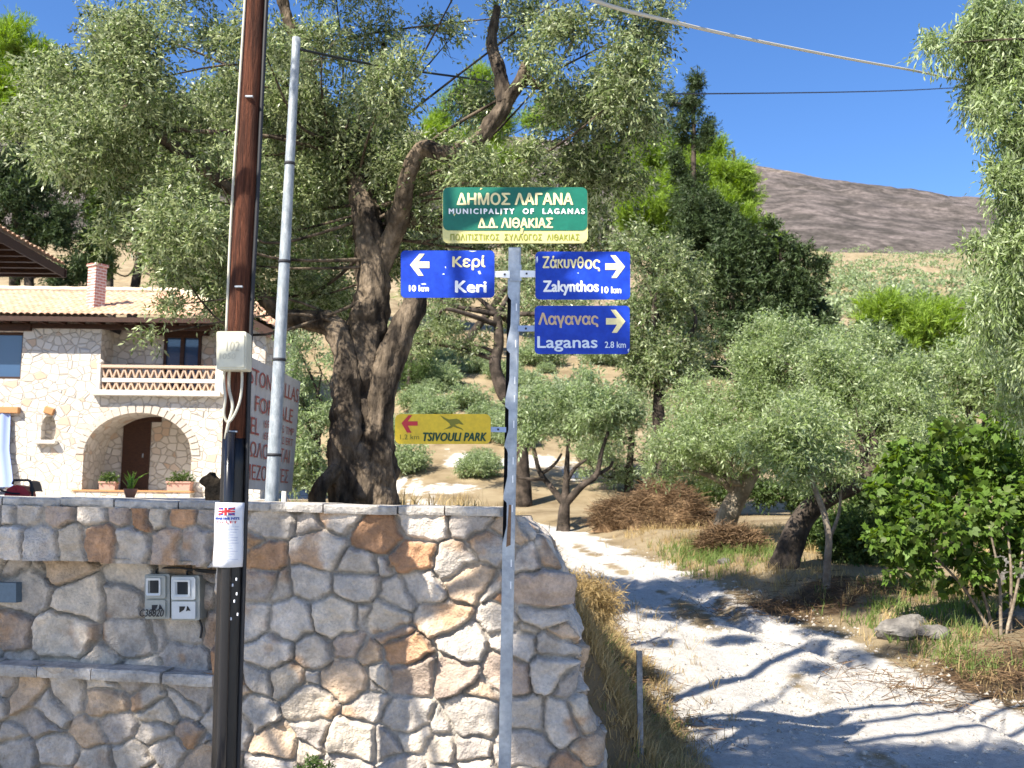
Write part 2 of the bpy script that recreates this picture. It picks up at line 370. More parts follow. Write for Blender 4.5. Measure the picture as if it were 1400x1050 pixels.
M['mountain'] = mat('burnt_mountain', (.062, .056, .050), .95, 0, .1, .55, .10, .8, .35, (.15, .13, .122), None, True, 12.0, (.40, .66))

# ------------------------------------------------------------------ terrain
RY = [-60, 0, 5, 7, 8, 9.8, 13.2, 16.6, 21, 25, 30, 36, 60, 120, 200, 320]
RZ = [.4, .35, .05, 0, .04, .25, .60, .95, 1.15, 1.3, 1.8, 3.2, 11, 27, 50, 84]
TY = [0, 7, 12, 22, 32, 44, 60, 120, 200, 320]; TZ = [1.75, 1.78, 1.82, 1.88, 1.92, 3.2, 11.5, 28, 51, 84]
EY = [-60, 5, 7, 8.7, 9.8, 13.2, 16.6, 21, 24, 27, 30]
XL = [0.2, .8, 1.3, 1.45, 1.38, 1.1, .8, .35, -.5, -2.2, -5.0]
XR = [9, 6.4, 5.4, 4.9, 4.35, 3.6, 2.6, 2.1, 1.6, .4, -2.0]
XTY = [7, 10, 14, 18, 22, 26, 30, 60]; XT = [.05, -.1, -.5, -1.3, -2.6, -4.5, -6, -14]; WD = [1.15, 1.5, 1.9, 2.2, 2.6, 3, 4, 10]

def ground_z(x, y, fine=True):
    x = np.asarray(x, float); y = np.asarray(y, float)
    z0 = np.interp(y, RY, RZ); z1 = np.interp(y, TY, TZ); xt = np.interp(y, XTY, XT); wd = np.interp(y, XTY, WD)
    t = sstep(0, 1, (xt + wd - x) / wd) * sstep(.36, .50, y - (7.0 + .098 * (.05 - np.minimum(x, .3))))
    xl = np.interp(y, EY, XL); xr = np.interp(y, EY, XR)
    near = 1 - sstep(22, 30, y)
    bank = sstep(0, 1.1, x - xr) * .24 * near * sstep(6.5, 9, y) + sstep(2, 9, x - xr) * .35 * near
    rut = -.13 * np.exp(-((x - (xr - .55 - .25 * np.sin(y * 1.1))) / .17) ** 2) * sstep(7.6, 9, y) * (1 - sstep(14, 17, y))
    rut += -.05 * np.exp(-((x - (.62 * xl + .38 * xr)) / .22) ** 2) * sstep(8, 9, y) * (1 - sstep(20, 24, y))
    z = z0 + bank + rut
    z = z * (1 - t) + z1 * t
    if fine:
        onroad = sstep(-.25, .15, x - xl) * sstep(-.25, .15, xr - x)
        z = z + fbm(x * .9, y * .9, 4, 3) * (.10 * near + .0) + fbm(x * .12, y * .12, 4, 5) * 5.0 * sstep(38, 90, y) + fbm(x * 5, y * 5, 3, 8) * (.035 + .02 * onroad) * near
    return z
def gz(x, y): return float(ground_z(x, y))
_YS = np.concatenate([np.arange(5.5, 40, .03), np.arange(40, 330, .4)])
def ground_at(px, py, y0=6.0, y1=318):
    """where the pixel's ray meets the terrain"""
    d = ray(px, py); Y = _YS[(_YS >= y0) & (_YS <= y1)]; P = CAMP + d * (Y / d[1])[:, None]
    hit = np.nonzero(ground_z(P[:, 0], P[:, 1]) >= P[:, 2])[0]
    return P[hit[0]] if len(hit) else P[-1]

def axis(lo, hi, step, gmin, gmax, g=1.12):
    a = list(np.arange(lo, hi, step)); s = step; v = lo
    left = []
    while v > gmin: s *= g; v -= s; left.append(v)
    s = step; v = a[-1]; right = []
    while v < gmax: s *= g; v += s; right.append(v)
    return np.array(left[::-1] + a + right)
gx = axis(-9.0, 7.0, .05, -420, 420); gy = axis(6.6, 16.0, .05, -60, 318, 1.045)
GX, GY = np.meshgrid(gx, gy); GZ = ground_z(GX, GY)
nx, ny = len(gx), len(gy)
I = np.arange(nx * ny).reshape(ny, nx)
Q = np.stack([I[:-1, :-1], I[:-1, 1:], I[1:, 1:], I[1:, :-1]], -1).reshape(-1, 4)
xl = np.interp(GY, EY, XL); xr = np.interp(GY, EY, XR)
wob = fbm(GX * 1.3, GY * 1.3, 4, 11) * .9
mr = sstep(-.5, .5, GX - xl + wob) * sstep(-.55, .6, xr - GX + wob) * (1 - sstep(28, 33, GY))
mr = np.maximum(mr, sstep(.0, .25, fbm(GX * .5, GY * .5, 4, 21)) * sstep(25, 28, GY) * (1 - sstep(36, 44, GY)) * sstep(-9, -3, GX) * (1 - sstep(0, 5, GX)))
mr = np.maximum(mr, .75 * sstep(-4, -8, GX) * sstep(20, 24, GY) * (1 - sstep(34, 37, GY)))
mr *= 1 - .62 * np.exp(-((GX - (.48 * xl + .52 * xr) - .25 * fbm(GX * .7, GY * .7, 2, 33)) / .22) ** 2) * sstep(-.12, .1, fbm(GX * 1.6, GY * .9, 3, 35)) * sstep(8.5, 10, GY)
mr = np.maximum(mr, (GY < 6.9) * (GY > -20) * (np.abs(GX) < 25) * .9)  # unseen street before the wall, made pale to bounce light onto it
mr *= 1 - .55 * sstep(.1, .3, fbm(GX * .8, GY * .45, 4, 31)) * (1 - sstep(18, 22, GY))
mg = .22 * sstep(24, 30, GY) + .26 * sstep(30, 60, GY) * sstep(-.05, .2, fbm(GX * .06, GY * .06, 4, 15)) + .9 * np.exp(-((GX - 3.6) / .9) ** 2 - ((GY - 17.5) / 1.6) ** 2)
mb = .8 * np.exp(-((GX - 4.6 - (GY - 9.5) * .1) / 1.3) ** 2 - ((GY - 10.0) / .8) ** 2) + .75 * np.exp(-((GX - 3.6) / 1.0) ** 2 - ((GY - 13.4) / .8) ** 2) + .6 * sstep(.2, .9, GX - xr) * sstep(.05, .2, fbm(GX * .7, GY * .7, 3, 41)) * (1 - sstep(16, 25, GY))
ground = link('ground', np_mesh('ground', np.stack([GX, GY, GZ], -1).reshape(-1, 3), Q, None, np.stack([mr, mg, mb], -1).reshape(-1, 3), True), M['ground'])
tag(ground, kind='structure')

# mountain: a broad burnt ridge far behind
RPX = [(-2200, 150), (-800, 170), (200, 160), (700, 185), (900, 203), (985, 217), (1050, 228), (1130, 246), (1210, 262), (1300, 274), (1370, 291), (1500, 312), (1900, 360), (3200, 470)]
RW = [at(x, y, 760) for x, y in RPX]; rX = [p[0] for p in RW]; rZ = [p[2] for p in RW]
mx_ = np.linspace(-1500, 1400, 560); mt = np.linspace(0, 1.5, 150)
MX, MT = np.meshgrid(mx_, mt)
ridge = np.interp(MX, rX, rZ); foot = 79.0
MYY = 312 + MT * 450
up = np.clip(MT, 0, 1)
MZ = foot - 4 + (ridge - foot + 4) * (up ** .92) - np.maximum(MT - 1, 0) * 260
MZ += fbm(MX * .012, MYY * .012, 6, 51) * 22 * np.sin(np.clip(MT, 0, 1) * math.pi) + fbm(MX * .06, MYY * .06, 4, 57) * 5 * sstep(.05, .5, MT)
J = np.arange(MX.size).reshape(MX.shape); Q = np.stack([J[:-1, :-1], J[:-1, 1:], J[1:, 1:], J[1:, :-1]], -1).reshape(-1, 4)
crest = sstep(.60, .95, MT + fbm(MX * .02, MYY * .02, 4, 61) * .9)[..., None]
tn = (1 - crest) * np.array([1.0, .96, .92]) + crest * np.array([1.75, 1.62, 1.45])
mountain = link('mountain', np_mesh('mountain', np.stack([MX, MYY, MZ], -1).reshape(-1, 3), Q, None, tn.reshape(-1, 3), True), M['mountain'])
tag(mountain, kind='structure')

# ------------------------------------------------------------------ stone wall by the road
PHI = math.radians(5.6); WO = np.array([.05, 7.0, 0.0]); WU = np.array([-math.cos(PHI), math.sin(PHI), 0]); WN = np.array([-math.sin(PHI), -math.cos(PHI), 0])
def wuv(px, py, off=0.0):
    d = ray(px, py); o = WO + WN * off; t = np.dot(o - CAMP, WN) / np.dot(d, WN); p = CAMP + d * t; return float(np.dot(p - WO, WU)), float(p[2])
def wpt(u, v, n=0.0): return WO + WU * u + WN * n + np.array([0, 0, v])
_a = wuv(0, 690); _b = wuv(682, 706)
def wtop(u): return _b[1] + (_a[1] - _b[1]) * (u - _b[0]) / (_a[0] - _b[0])      # underside of the capping
SIL = [wuv(x, y) for x, y in ((691, 690), (705, 713), (737, 737), (757, 778), (760, 828), (777, 868), (783, 918), (793, 975), (812, 1012), (814, 1060), (818, 1120))]
SV = [p[1] for p in SIL][::-1]; SU = [p[0] for p in SIL][::-1]
def u_right(v): return np.interp(v, SV, SU)
NU0 = wuv(299, 830)[0]; NV1 = wuv(150, 768)[1]; NV0 = wuv(150, 912)[1]; NTILT = .020
def v_hi(u): return NV1 + (u - 3.0) * NTILT * .8
def v_lo(u): return NV0 + (u - 3.0) * NTILT

PAL = [((.46, .42, .375), 34), ((.38, .345, .315), 16), ((.52, .46, .385), 26), ((.35, .205, .12), 3), ((.39, .245, .155), 6), ((.46, .355, .26), 9), ((.39, .315, .26), 8), ((.50, .455, .405), 22)]
def stone_field(U, V, seeds, rngseed, relief=.046, joint=.006):
    """height above the mortar bed and colour for each grid point, from irregular cells with broken faces"""
    rg = np.random.default_rng(rngseed); S = np.array(seeds, float); n = len(S)
    wu = U + fbm(U * 5, V * 5, 3, 71) * .10 + fbm(U * 17, V * 17, 2, 75) * .035; wv = V + fbm(U * 5, V * 5, 3, 72) * .09 + fbm(U * 17, V * 17, 2, 76) * .022
    shp = U.shape; wu = wu.ravel(); wv = wv.ravel(); best = np.full(wu.size, 1e9); b2 = np.full(wu.size, 1e9); i1 = np.zeros(wu.size, int); i2 = np.zeros(wu.size, int)
    ax = 1 / 1.25
    for k in range(n):
        d = ((wu - S[k, 0]) * ax) ** 2 + (wv - S[k, 1]) ** 2 - S[k, 2]
        c = d < best; c2 = (~c) & (d < b2)
        b2 = np.where(c, best, np.where(c2, d, b2)); i2 = np.where(c, i1, np.where(c2, k, i2)); best = np.where(c, d, best); i1 = np.where(c, k, i1)
    sep = np.sqrt(((S[i1, 0] - S[i2, 0]) * ax) ** 2 + (S[i1, 1] - S[i2, 1]) ** 2) + 1e-6
    e = (b2 - best) / (2 * sep) + fbm(U * 22, V * 22, 3, 78).ravel() * .022
    prof = np.clip((e - joint) / .017, 0, 1); prof = 1 - (1 - prof) ** 1.8
    tilt = rg.normal(0, .20, (n, 2)); lev = rg.uniform(.65, 1.2, n)
    du = wu - S[i1, 0]; dv = wv - S[i1, 1]
    fac = np.maximum.reduce([tilt[i1, 0] * du + tilt[i1, 1] * dv, -.35 * du - .05 + .02 * lev[i1], .3 * dv - .045])
    h = prof * (relief * lev[i1] + fac * .8) + prof * (fbm(U * 9, V * 9, 4, 81).ravel() * .045 + np.abs(fbm(U * 15, V * 15, 4, 83).ravel()) * .03 + fbm(U * 34, V * 34, 3, 85).ravel() * .012)
    h = np.maximum(h, fbm(U * 26, V * 26, 3, 88).ravel() * .008)
    names = np.repeat(np.arange(len(PAL)), [w for _, w in PAL]); pick = names[rg.integers(0, len(names), n)]
    base = np.array([c for c, _ in PAL])[pick] * rg.uniform(.86, 1.14, (n, 1))
    stain = rg.random(n) < .40
    sm = sstep(.04, .22, fbm(U * 4.2, V * 4.2, 4, 91).ravel()) * stain[i1]
    col = base[i1] * (1 - sm[:, None] * .75) + np.array([.40, .24, .13]) * sm[:, None] * .75
    col *= (1 + fbm(U * 12, V * 12, 4, 95).ravel() * .5)[:, None]
    mo = (1 - np.clip((e - joint * .6) / .012, 0, 1))[:, None]
    col = col * (1 - mo) + np.array([.35, .325, .29]) * mo
    return h.reshape(shp), np.clip(col, .02, .7).reshape(*shp, 3)

def jitter_seeds(u0, u1, v0, v1, rngseed, rh=.25, rw=.36):
    rg = np.random.default_rng(rngseed); out = []; v = v0 + rh * .4; row = 0
    while v < v1 + rh * .3:
        u = u0 + rg.uniform(-.2, .1)
        while u < u1:
            w = rw * rg.choice([.5, .7, .9, 1.1, 1.4, 1.8]); out.append((u + w / 2, v + rg.uniform(-.42, .42) * rh, rg.uniform(-.006, .006) + (w / rw - 1) * .007)); u += w
        v += rh * rg.uniform(.85, 1.15); row += 1
    # small packing stones
    for _ in range(int(len(out) * .30)): out.append((rg.uniform(u0, u1), rg.uniform(v0, v1), -.012))
    return out

wall = empty('stone_wall', WO, 'pale rubble stone wall with flat capping, a meter niche and a sloping broken end', 'wall')
WLEN = 8.6
su = np.concatenate([np.arange(-1.6, 4.3, .0115), np.arange(4.3, WLEN, .03)]); sv = np.arange(-.12, 2.16, .0115)
U, V = np.meshgrid(su, sv)
seeds = [s for s in jitter_seeds(-1.7, WLEN, -.1, 2.1, 5, .205, .29)]
def keep(s):
    if s[0] > NU0 - .12 and s[1] > NV0 - .02: return False
    return True
seeds = [s for s in seeds if keep(s)]
def pxs(x, y, w=0.0): u, v = wuv(x, y); return (u, v, w)
seeds += [pxs(x, 741) for x in (-155, -108, -66, -22, 23, 68, 106, 141, 186, 231, 276, 318, 345)]
seeds += [(u, wtop(u) - .37, 0) for u in np.arange(4.4, WLEN + .3, .24)]
seeds += [pxs(x, 702, -.004) for x in (-140, -95, -45, 5, 18, 42, 90, 137, 171, 206, 221, 254, 290, 330)] + [(u, wtop(u) - .10, -.004) for u in np.arange(4.5, WLEN + .3, .3)]
seeds += [(u, NV0 - .15 - .04 * ((k * 7) % 3), 0) for k, u in enumerate(np.arange(NU0 - .1, WLEN, .29))]
H, C = stone_field(U, V, seeds, 12)
H = H + .06 * sstep(NU0 - .06, NU0 + .06, U) * (V > v_hi(U) - .01)
VT = wtop(U); Vc = np.minimum(V, VT)
ur = u_right(Vc) + fbm(Vc * 3.1, Vc * 0 + 4, 3, 97) * .06
q = ur - U; rad = .09
ang = np.clip(q / rad + .5, 0, 1.0) * (math.pi / 2)      # turn the corner over a short arc
pu = np.where(q < -rad / 2, U, ur + rad / 2 - (rad * 2 / math.pi) * np.sin(ang)); pn = np.where(q < -rad / 2, 0, -(rad * 2 / math.pi) * (1 - np.cos(ang))); pn = np.where(q > rad / 2, pn - (q - rad / 2), pn)
nn = np.cos(ang); nu = -np.sin(ang)
P = WO[None, None] + WU * (pu + nu * H)[..., None] + WN * (pn + nn * H)[..., None] + np.array([0, 0, 1.0]) * Vc[..., None]
K = np.arange(U.size).reshape(U.shape); Q = np.stack([K[:-1, :-1], K[1:, :-1], K[1:, 1:], K[:-1, 1:]], -1)
cu = (U[:-1, :-1] + U[1:, 1:]) / 2; cv = (V[:-1, :-1] + V[1:, 1:]) / 2
ok = (cv < wtop(cu) + .012) & ~((cu > NU0) & (cv > v_lo(cu)) & (cv < v_hi(cu))) & (q[:-1, :-1] < .62)
Qs = Q[ok]; used = np.zeros(U.size, bool); used[Qs.ravel()] = True; remap = np.cumsum(used) - 1
part('stone_face', np_mesh('stone_face', P.reshape(-1, 3)[used], remap[Qs], None, C.reshape(-1, 3)[used], False), M['stone'], wall)
# niche: back, cheek and soffit
ND = .16
bu = np.arange(NU0 - .05, WLEN, .014); bv = np.arange(NV0 - .1, NV1 + .3, .014); BU, BV = np.meshgrid(bu, bv)
bs = jitter_seeds(NU0 - .2, WLEN, NV0 - .1, NV1 + .2, 23, .24, .33)
BH, BC = stone_field(BU, BV, bs, 29, .05)
BP = WO + WU * BU[..., None] + WN * (BH - ND)[..., None] + np.array([0, 0, 1.0]) * BV[..., None]
K = np.arange(BU.size).reshape(BU.shape); Q = np.stack([K[:-1, :-1], K[1:, :-1], K[1:, 1:], K[:-1, 1:]], -1).reshape(-1, 4)
part('niche_back', np_mesh('niche_back', BP.reshape(-1, 3), Q, None, BC.reshape(-1, 3)), M['stone'], wall)
mb_ = MB()
for k in range(12):
    u0 = NU0 - .02 + k * .5; u1 = min(u0 + .49, WLEN)
    if u1 <= u0: break
    a = v_hi(u0) + .03; b = v_hi(u1) + .03
    mb_.add([wpt(u0, a, .08), wpt(u1, b, .08), wpt(u1, b, -ND), wpt(u0, a, -ND)], [(0, 1, 2, 3)])
mb_.add([wpt(NU0 - .004, v_lo(NU0) - .1, .01), wpt(NU0 - .004, v_hi(NU0) + .1, .01), wpt(NU0 - .004, v_hi(NU0) + .1, -ND), wpt(NU0 - .004, v_lo(NU0) - .1, -ND)], [(0, 1, 2, 3)])
mb_.add([wpt(-.3, -.1, -.62), wpt(WLEN, -.1, -.62), wpt(WLEN, wtop(WLEN), -.62), wpt(-.05, wtop(0), -.62)], [(0, 1, 2, 3)])
mb_.build('niche_lining', mat('mortar_bed', (.22, .205, .185), .95, 0, .1, .25, 6, .6, 40), wall)
def slab_row(name, u0, u1, vfun, th, n0, n1, lo, hi, seed):
    rg = random.Random(seed); m = MB(); u = u0
    while u < u1:
        w = rg.uniform(lo, hi); w = min(w, u1 - u + .02); uu = u + .006; ue = u + w - .006; nsg = 7
        dz = rg.uniform(-.006, .006); dn = rg.uniform(-.012, .012)
        bot = []; top = []
        ring = []
        for k in range(nsg + 1): ring.append((uu + (ue - uu) * k / nsg, n1 + dn + rg.uniform(-.008, .008)))
        for k in range(nsg, -1, -1): ring.append((uu + (ue - uu) * k / nsg, n0))
        nr = len(ring); V_ = []
        for lev, ins in ((0, .006), (.25, 0), (.8, 0), (1, .009)):
            for (a, b) in ring:
                b2 = b - (ins if b > 0 else 0); V_.append(wpt(a, vfun(a) + dz + th * lev + rg.uniform(-.003, .003), b2))
        Fc = [(l * nr + k, l * nr + (k + 1) % nr, (l + 1) * nr + (k + 1) % nr, (l + 1) * nr + k) for l in range(3) for k in range(nr)] + [tuple(range(nr))[::-1], tuple(3 * nr + k for k in range(nr))]
        m.add(V_, Fc); u += w
    return m
slab_row('capping', wuv(686, 700)[0], WLEN, wtop, .062, -.50, .085, .32, .62, 3).build('capping', M['cap'], wall)
slab_row('niche_shelf', NU0 - .02, WLEN, lambda u: v_lo(u) - .075, .075, -ND - .02, .105, .3, .6, 4).build('niche_shelf', M['cap'], wall)

# ------------------------------------------------------------------ things in and by the niche
def text_mesh(s, box, Y, shear=0.0, bold=0.0, space=1.0, th=.0015, mapper=None):
    """lettering fitted into a box given in pixels, on the plane at distance Y (or through mapper(px, py, depth))"""
    cu = bpy.data.curves.new('lettering', 'FONT'); cu.body = s; cu.offset = 0; cu.shear = shear; cu.space_character = space; cu.resolution_u = 3
    o = bpy.data.objects.new('lettering', cu); COL.objects.link(o); dg = bpy.context.evaluated_depsgraph_get(); dg.update()
    me = bpy.data.meshes.new_from_object(o.evaluated_get(dg)); bpy.data.objects.remove(o); bpy.data.curves.remove(cu)
    n = len(me.vertices); co = np.zeros(n * 3, np.float32); me.vertices.foreach_get('co', co); co = co.reshape(-1, 3)
    x0, x1, y0, y1 = box; mn = co.min(0); mxx = co.max(0)
    X = x0 + (co[:, 0] - mn[0]) / (mxx[0] - mn[0]) * (x1 - x0); Yp = y1 - (co[:, 1] - mn[1]) / (mxx[1] - mn[1]) * (y1 - y0)
    f = mapper or (lambda a, b: at(a, b, Y))
    me.update(); me.materials.clear(); wdt = (x1 - x0); k = bold
    if bold <= .05:
        me.vertices.foreach_set('co', np.array([f(a, b) for a, b in zip(X, Yp)], np.float32).ravel()); me.update(); return me
    faces = [tuple(p.vertices) for p in me.polygons]; bpy.data.meshes.remove(me); V_ = []; F_ = []
    for i, (ox, oy) in enumerate(((0, 0), (1, 0), (-1, 0), (.5, .7), (-.5, -.7))):
        o0 = len(V_); V_ += [tuple(f(a + ox * k * (1 if wdt > 2 else .025), b + oy * k * (1 if wdt > 2 else .0)) + np.array([0, -.0002 * i, 0])) for a, b in zip(X, Yp)]; F_ += [tuple(o0 + v for v in q) for q in faces]
    me = bpy.data.meshes.new('lettering'); me.from_pydata(V_, [], F_); me.update(); return me

def niche_map(off): return lambda a, b: wpt(*wuv(a, b, off), off)
def meter(x0, x1, y0, y1, label, bright, seed):
    off = -ND + .14; m0 = niche_map(off)
    base = m0((x0 + x1) / 2, y1); t = empty('electricity_meter', base, label, 'meter', 'electricity meters in the niche')
    pr = lambda poly, d, th, mm, nm, par: (lambda b: b.build(nm, mm, par))(MB().prism([wpt(*wuv(a, c, off + d), off + d) for a, c in poly], tuple(-WN * th)))
    pr(rrect(x0, x1, y0, y1, 2.5, 3), 0, .13, M['meter_grey'], 'case', t)
    h = y1 - y0; w = x1 - x0 - 6
    up = pr(rrect(x0, x0 + w, y0 + 2, y0 + .54 * h, 3, 3), .022, .024, M['meter_grey'] if not bright else M['meter_pale'], 'upper_cover', t)
    fr = MB(); A = rrect(x0 + .16 * w, x0 + .86 * w, y0 + 5, y0 + .47 * h, 2, 3); B = rrect(x0 + .25 * w, x0 + .77 * w, y0 + 8, y0 + .42 * h, 1.2, 3)
    n = len(A); fr.add([m0(a, b) + WN * .034 for a, b in A] + [m0(a, b) + WN * .030 for a, b in B] + [m0(a, b) + WN * .02 for a, b in A], [(k, (k + 1) % n, n + (k + 1) % n, n + k) for k in range(n)] + [(k, 2 * n + k, 2 * n + (k + 1) % n, (k + 1) % n) for k in range(n)])
    fr.build('window_frame', M['meter_pale'], up)
    pr(B, .026, .003, M['meter_glass'], 'window_pane', up)
    lo = pr(rrect(x0 + 1, x0 + w, y0 + .58 * h, y1 - 2, 1.5, 3), .018, .02, M['meter_pale'] if bright else M['meter_grey'], 'lower_cover', t)  # bright covers carry a sun patch as paler colour
    k = MB(); cx = x0 + .34 * w
    k.prism([wpt(*wuv(a, b, off + .022), off + .022) for a, b in ((cx, y0 + .69 * h), (cx + 8, y0 + .69 * h), (cx + 6, y0 + .77 * h), (cx, y0 + .83 * h))], tuple(-WN * .003))
    k.prism([wpt(*wuv(a, b, off + .022), off + .022) for a, b in ((cx + 9, y0 + .80 * h), (cx + 10.5, y0 + .68 * h), (cx + 12, y0 + .70 * h), (cx + 15, y0 + .79 * h), (cx + 12, y0 + .78 * h))], tuple(-WN * .003))
    k.build('screw_slot', M['ink_black'] if bright else M['galv_dark'], lo)
    return t, lo, off
t1, lo1, of1 = meter(198, 232, 785, 846, 'dull grey electricity meter with black handwriting along its lower edge', False, 1)
part('lettering', text_mesh('C38820', (191, 224, 833, 843), 0, .25, .25, 1, mapper=lambda a, b: wpt(*wuv(a, b, of1 + .034), of1 + .034)), M['ink_black'], lo1)
t2, lo2, of2 = meter(234, 273, 787, 848, 'electricity meter with covers coloured paler as if sunlit, beside the pole', True, 2)
o_ = -ND + .07
for pts, lab in zip(([(214, 786), (216, 778), (240, 776), (268, 779), (300, 781)], [(256, 788), (258, 780), (280, 782), (300, 783)], [(272, 846), (276, 858), (274, 872)]), ('thin black cable running from the handwritten meter top along the niche', 'thin black cable running from the paler meter top towards the pole', 'short black cable hanging below the paler meter')):
    tag(MB().tube(spline([wpt(*wuv(a, b, o_), o_) for a, b in pts], 5), .008, 6).build('meter_cable', M['cable_black']), lab, 'cable')
cab = MB(); off = -ND + .12
cab.prism([wpt(*wuv(a, b, off), off) for a, b in ((-70, 795), (22, 797), (22, 824), (-70, 822))], tuple(-WN * .12))
cabo = tag(cab.build('wall_cabinet', M['cabinet_blue']), 'blue grey metal box fixed in the niche, cut by the frame edge', 'cabinet')

# ------------------------------------------------------------------ wooden utility pole with box, conduit, cables
PY = 6.1
def pole_pt(py, dy=0.0, dx=0.0): return at(np.interp(py, [-620, 0, 450, 690, 1040, 1130], [384, 350, 325.5, 318, 308.5, 306]) + dx, py, PY + dy)
pb = pole_pt(1110); pole = empty('utility_pole', (pb[0], pb[1], gz(pb[0], pb[1])), 'brown wooden utility pole with a cream box and black conduit, before the stone wall', 'pole', 'wooden utility poles')
def pole_path(ys): return [pole_pt(y) for y in ys]
ys_hi = list(np.linspace(600, -620, 26)); ys_lo = list(np.linspace(1135, 600, 16))
MB().tube(pole_path(ys_hi), [np.interp(y, [-620, 0, 600], [.052, .062, .074]) for y in ys_hi], 20, True, .02, 4, 3).build('shaft', M['wood_pole'], pole, True)
MB().tube(pole_path(ys_lo), [np.interp(y, [600, 1135], [.0745, .083]) for y in ys_lo], 20, True, .015, 4, 3).build('tarred_foot', M['tar'], pole, True)
MB().tube([pole_pt(y, -.085, -6) for y in (592, 700, 850, 1000, 1120)], .031, 14).build('conduit', M['black_plastic'], pole, True)
MB().tube(spline([pole_pt(y, -.02, np.interp(y, [-600, 0, 300, 560, 700, 1120], [13, 14.5, 17, 17.5, 18.5, 17])) for y in (-600, -300, 0, 150, 300, 420, 560, 700, 900, 1120)], 4), .0135, 8).build('side_cable', M['cable_black'], pole, True)
MB().tube(spline([pole_pt(y, -.045, np.interp(y, [-600, 0, 200, 300, 455], [-10, -15, -17, -18, -16])) for y in (-600, -300, 0, 60, 150, 200, 260, 330, 400, 455)], 4), .0085, 8).build('pale_cable', M['cable_grey'], pole, True)
lp = MB()
lp.tube(spline([at(x, y, PY - .10 + d) for x, y, d in ((308, 500, 0), (306, 520, -.01), (308, 545, -.02), (306, 565, -.02), (311, 577, -.01), (319, 570, -.02), (328, 548, -.03), (331, 520, -.02), (330, 500, 0))], 5), .0085, 8)
lp.tube(spline([at(x, y, PY - .09 + d) for x, y, d in ((314, 500, 0), (313, 530, 0), (318, 556, -.02), (312, 580, -.02), (308, 600, 0))], 5), .010, 8)
lp.build('cable_loop', M['cable_grey'], pole, True)
bxp = MB(); bxp.prism([at(a, b, PY - .19) for a, b in rrect(296, 336.5, 453, 505, 2.5, 3)], (0, .13, 0))
bxp.prism([at(a, b, PY - .198) for a, b in rrect(299, 334, 456, 502, 2, 3)], (0, .006, 0))
bxo = bxp.build('junction_box', M['box_cream'], pole)
part('lettering', text_mesh('102', (309, 327, 466, 480), PY - .2005, .1, -.012), mat('worn_pencil', (.45, .43, .34), .7), bxo)
part('lettering', text_mesh('1050', (300, 322, 483, 491), PY - .2005, .1, -.02), mat('worn_pencil_low', (.50, .48, .38), .7), bxo)
for y in (132, 392, 590): MB().box(pole_pt(y, -.075, -2), (.05, .02, .012), None, .003).build('cable_clip', M['galv'], pole)
for dx, y in ((-4, 785), (3, 800), (8, 792), (6, 822), (11, 840), (2, 846), (9, 812)): MB().box(pole_pt(y, -.081, dx), (.010, .006, .018), None, .0025).build('paper_scrap', M['paper'], pole)

# notice wrapped round the pole
NW = MB(); nseg = 10; rows = 8; NV_ = []
def notice_pt(s, r, lift=0.0):
    y = 687 + (774 - 687) * r; a = math.radians(-66 + 132 * s); c = pole_pt(y, 0, -.5 - 3.0 * max(0, r - .6)); rr = .094 + .012 * max(0, r - .55) * (1 if s < .3 else .2) + .003 * math.sin(5 * r + 3 * s) + lift
    return (c[0] + rr * math.sin(a) * 1.0 + (1 - s) * -.006, c[1] - rr * math.cos(a) - .03 * (1 - abs(2 * s - 1)), c[2])
NW.add([notice_pt(k / nseg, j / rows) for j in range(rows + 1) for k in range(nseg + 1)], [(j * (nseg + 1) + k, (j + 1) * (nseg + 1) + k, (j + 1) * (nseg + 1) + k + 1, j * (nseg + 1) + k + 1) for j in range(rows) for k in range(nseg)])
notice = empty('paper_notice', notice_pt(.5, 1), 'white printed notice with a small red and blue flag, wrapped round the pole', 'notice')
ns = NW.build('sheet', M['paper'], notice, True); md = ns.modifiers.new('thick', 'SOLIDIFY'); md.thickness = .0015
def nmap(s0, s1, r0, r1): return lambda a, b: notice_pt(s0 + (s1 - s0) * a, r0 + (r1 - r0) * b, .0028)
def nrect(m, s0, s1, r0, r1, lift=.003):
    n = 6; V_ = [notice_pt(s0 + (s1 - s0) * k / n, r, lift) for r in (r0, r1) for k in range(n + 1)]
    m.add(V_, [(k, n + 1 + k, n + 2 + k, k + 1) for k in range(n)])
fb = MB(); nrect(fb, .28, .72, .075, .195, .0026); flag = fb.build('flag', M['ink_blue'], notice)
fw = MB(); nrect(fw, .28, .72, .112, .158, .0034); nrect(fw, .44, .56, .075, .195, .0034); fw.build('flag_white_cross', M['ink_white'], flag)
fr = MB(); nrect(fr, .28, .72, .121, .149, .0042); nrect(fr, .465, .535, .075, .195, .0042)
for (sa, ra, sb, rb) in ((.28, .075, .72, .195), (.28, .195, .72, .075)):
    V_ = []
    for k in range(9): 
        s = sa + (sb - sa) * k / 8; r = ra + (rb - ra) * k / 8; V_ += [notice_pt(s - .012, r - .007, .0038), notice_pt(s + .012, r + .007, .0038)]
    fr.add(V_, [(2 * k, 2 * k + 1, 2 * k + 3, 2 * k + 2) for k in range(8)])
fr.build('flag_red_cross', M['ink_red'], flag)
part('lettering', text_mesh('APARTMENTS', (0, 1, 0, 1), 0, 0, .5, mapper=nmap(.14, .84, .225, .265)), M['ink_blue'], notice)
part('lettering', text_mesh('TO LET', (0, 1, 0, 1), 0, 0, .4, 1.2, mapper=nmap(.22, .78, .285, .32)), M['ink_red'], notice)
ln = MB(); rg = random.Random(4)
for k in range(13):
    r = .37 + k * .042; nrect(ln, .24 + rg.uniform(0, .06), .86 - rg.uniform(0, .2), r, r + .008, .0026)
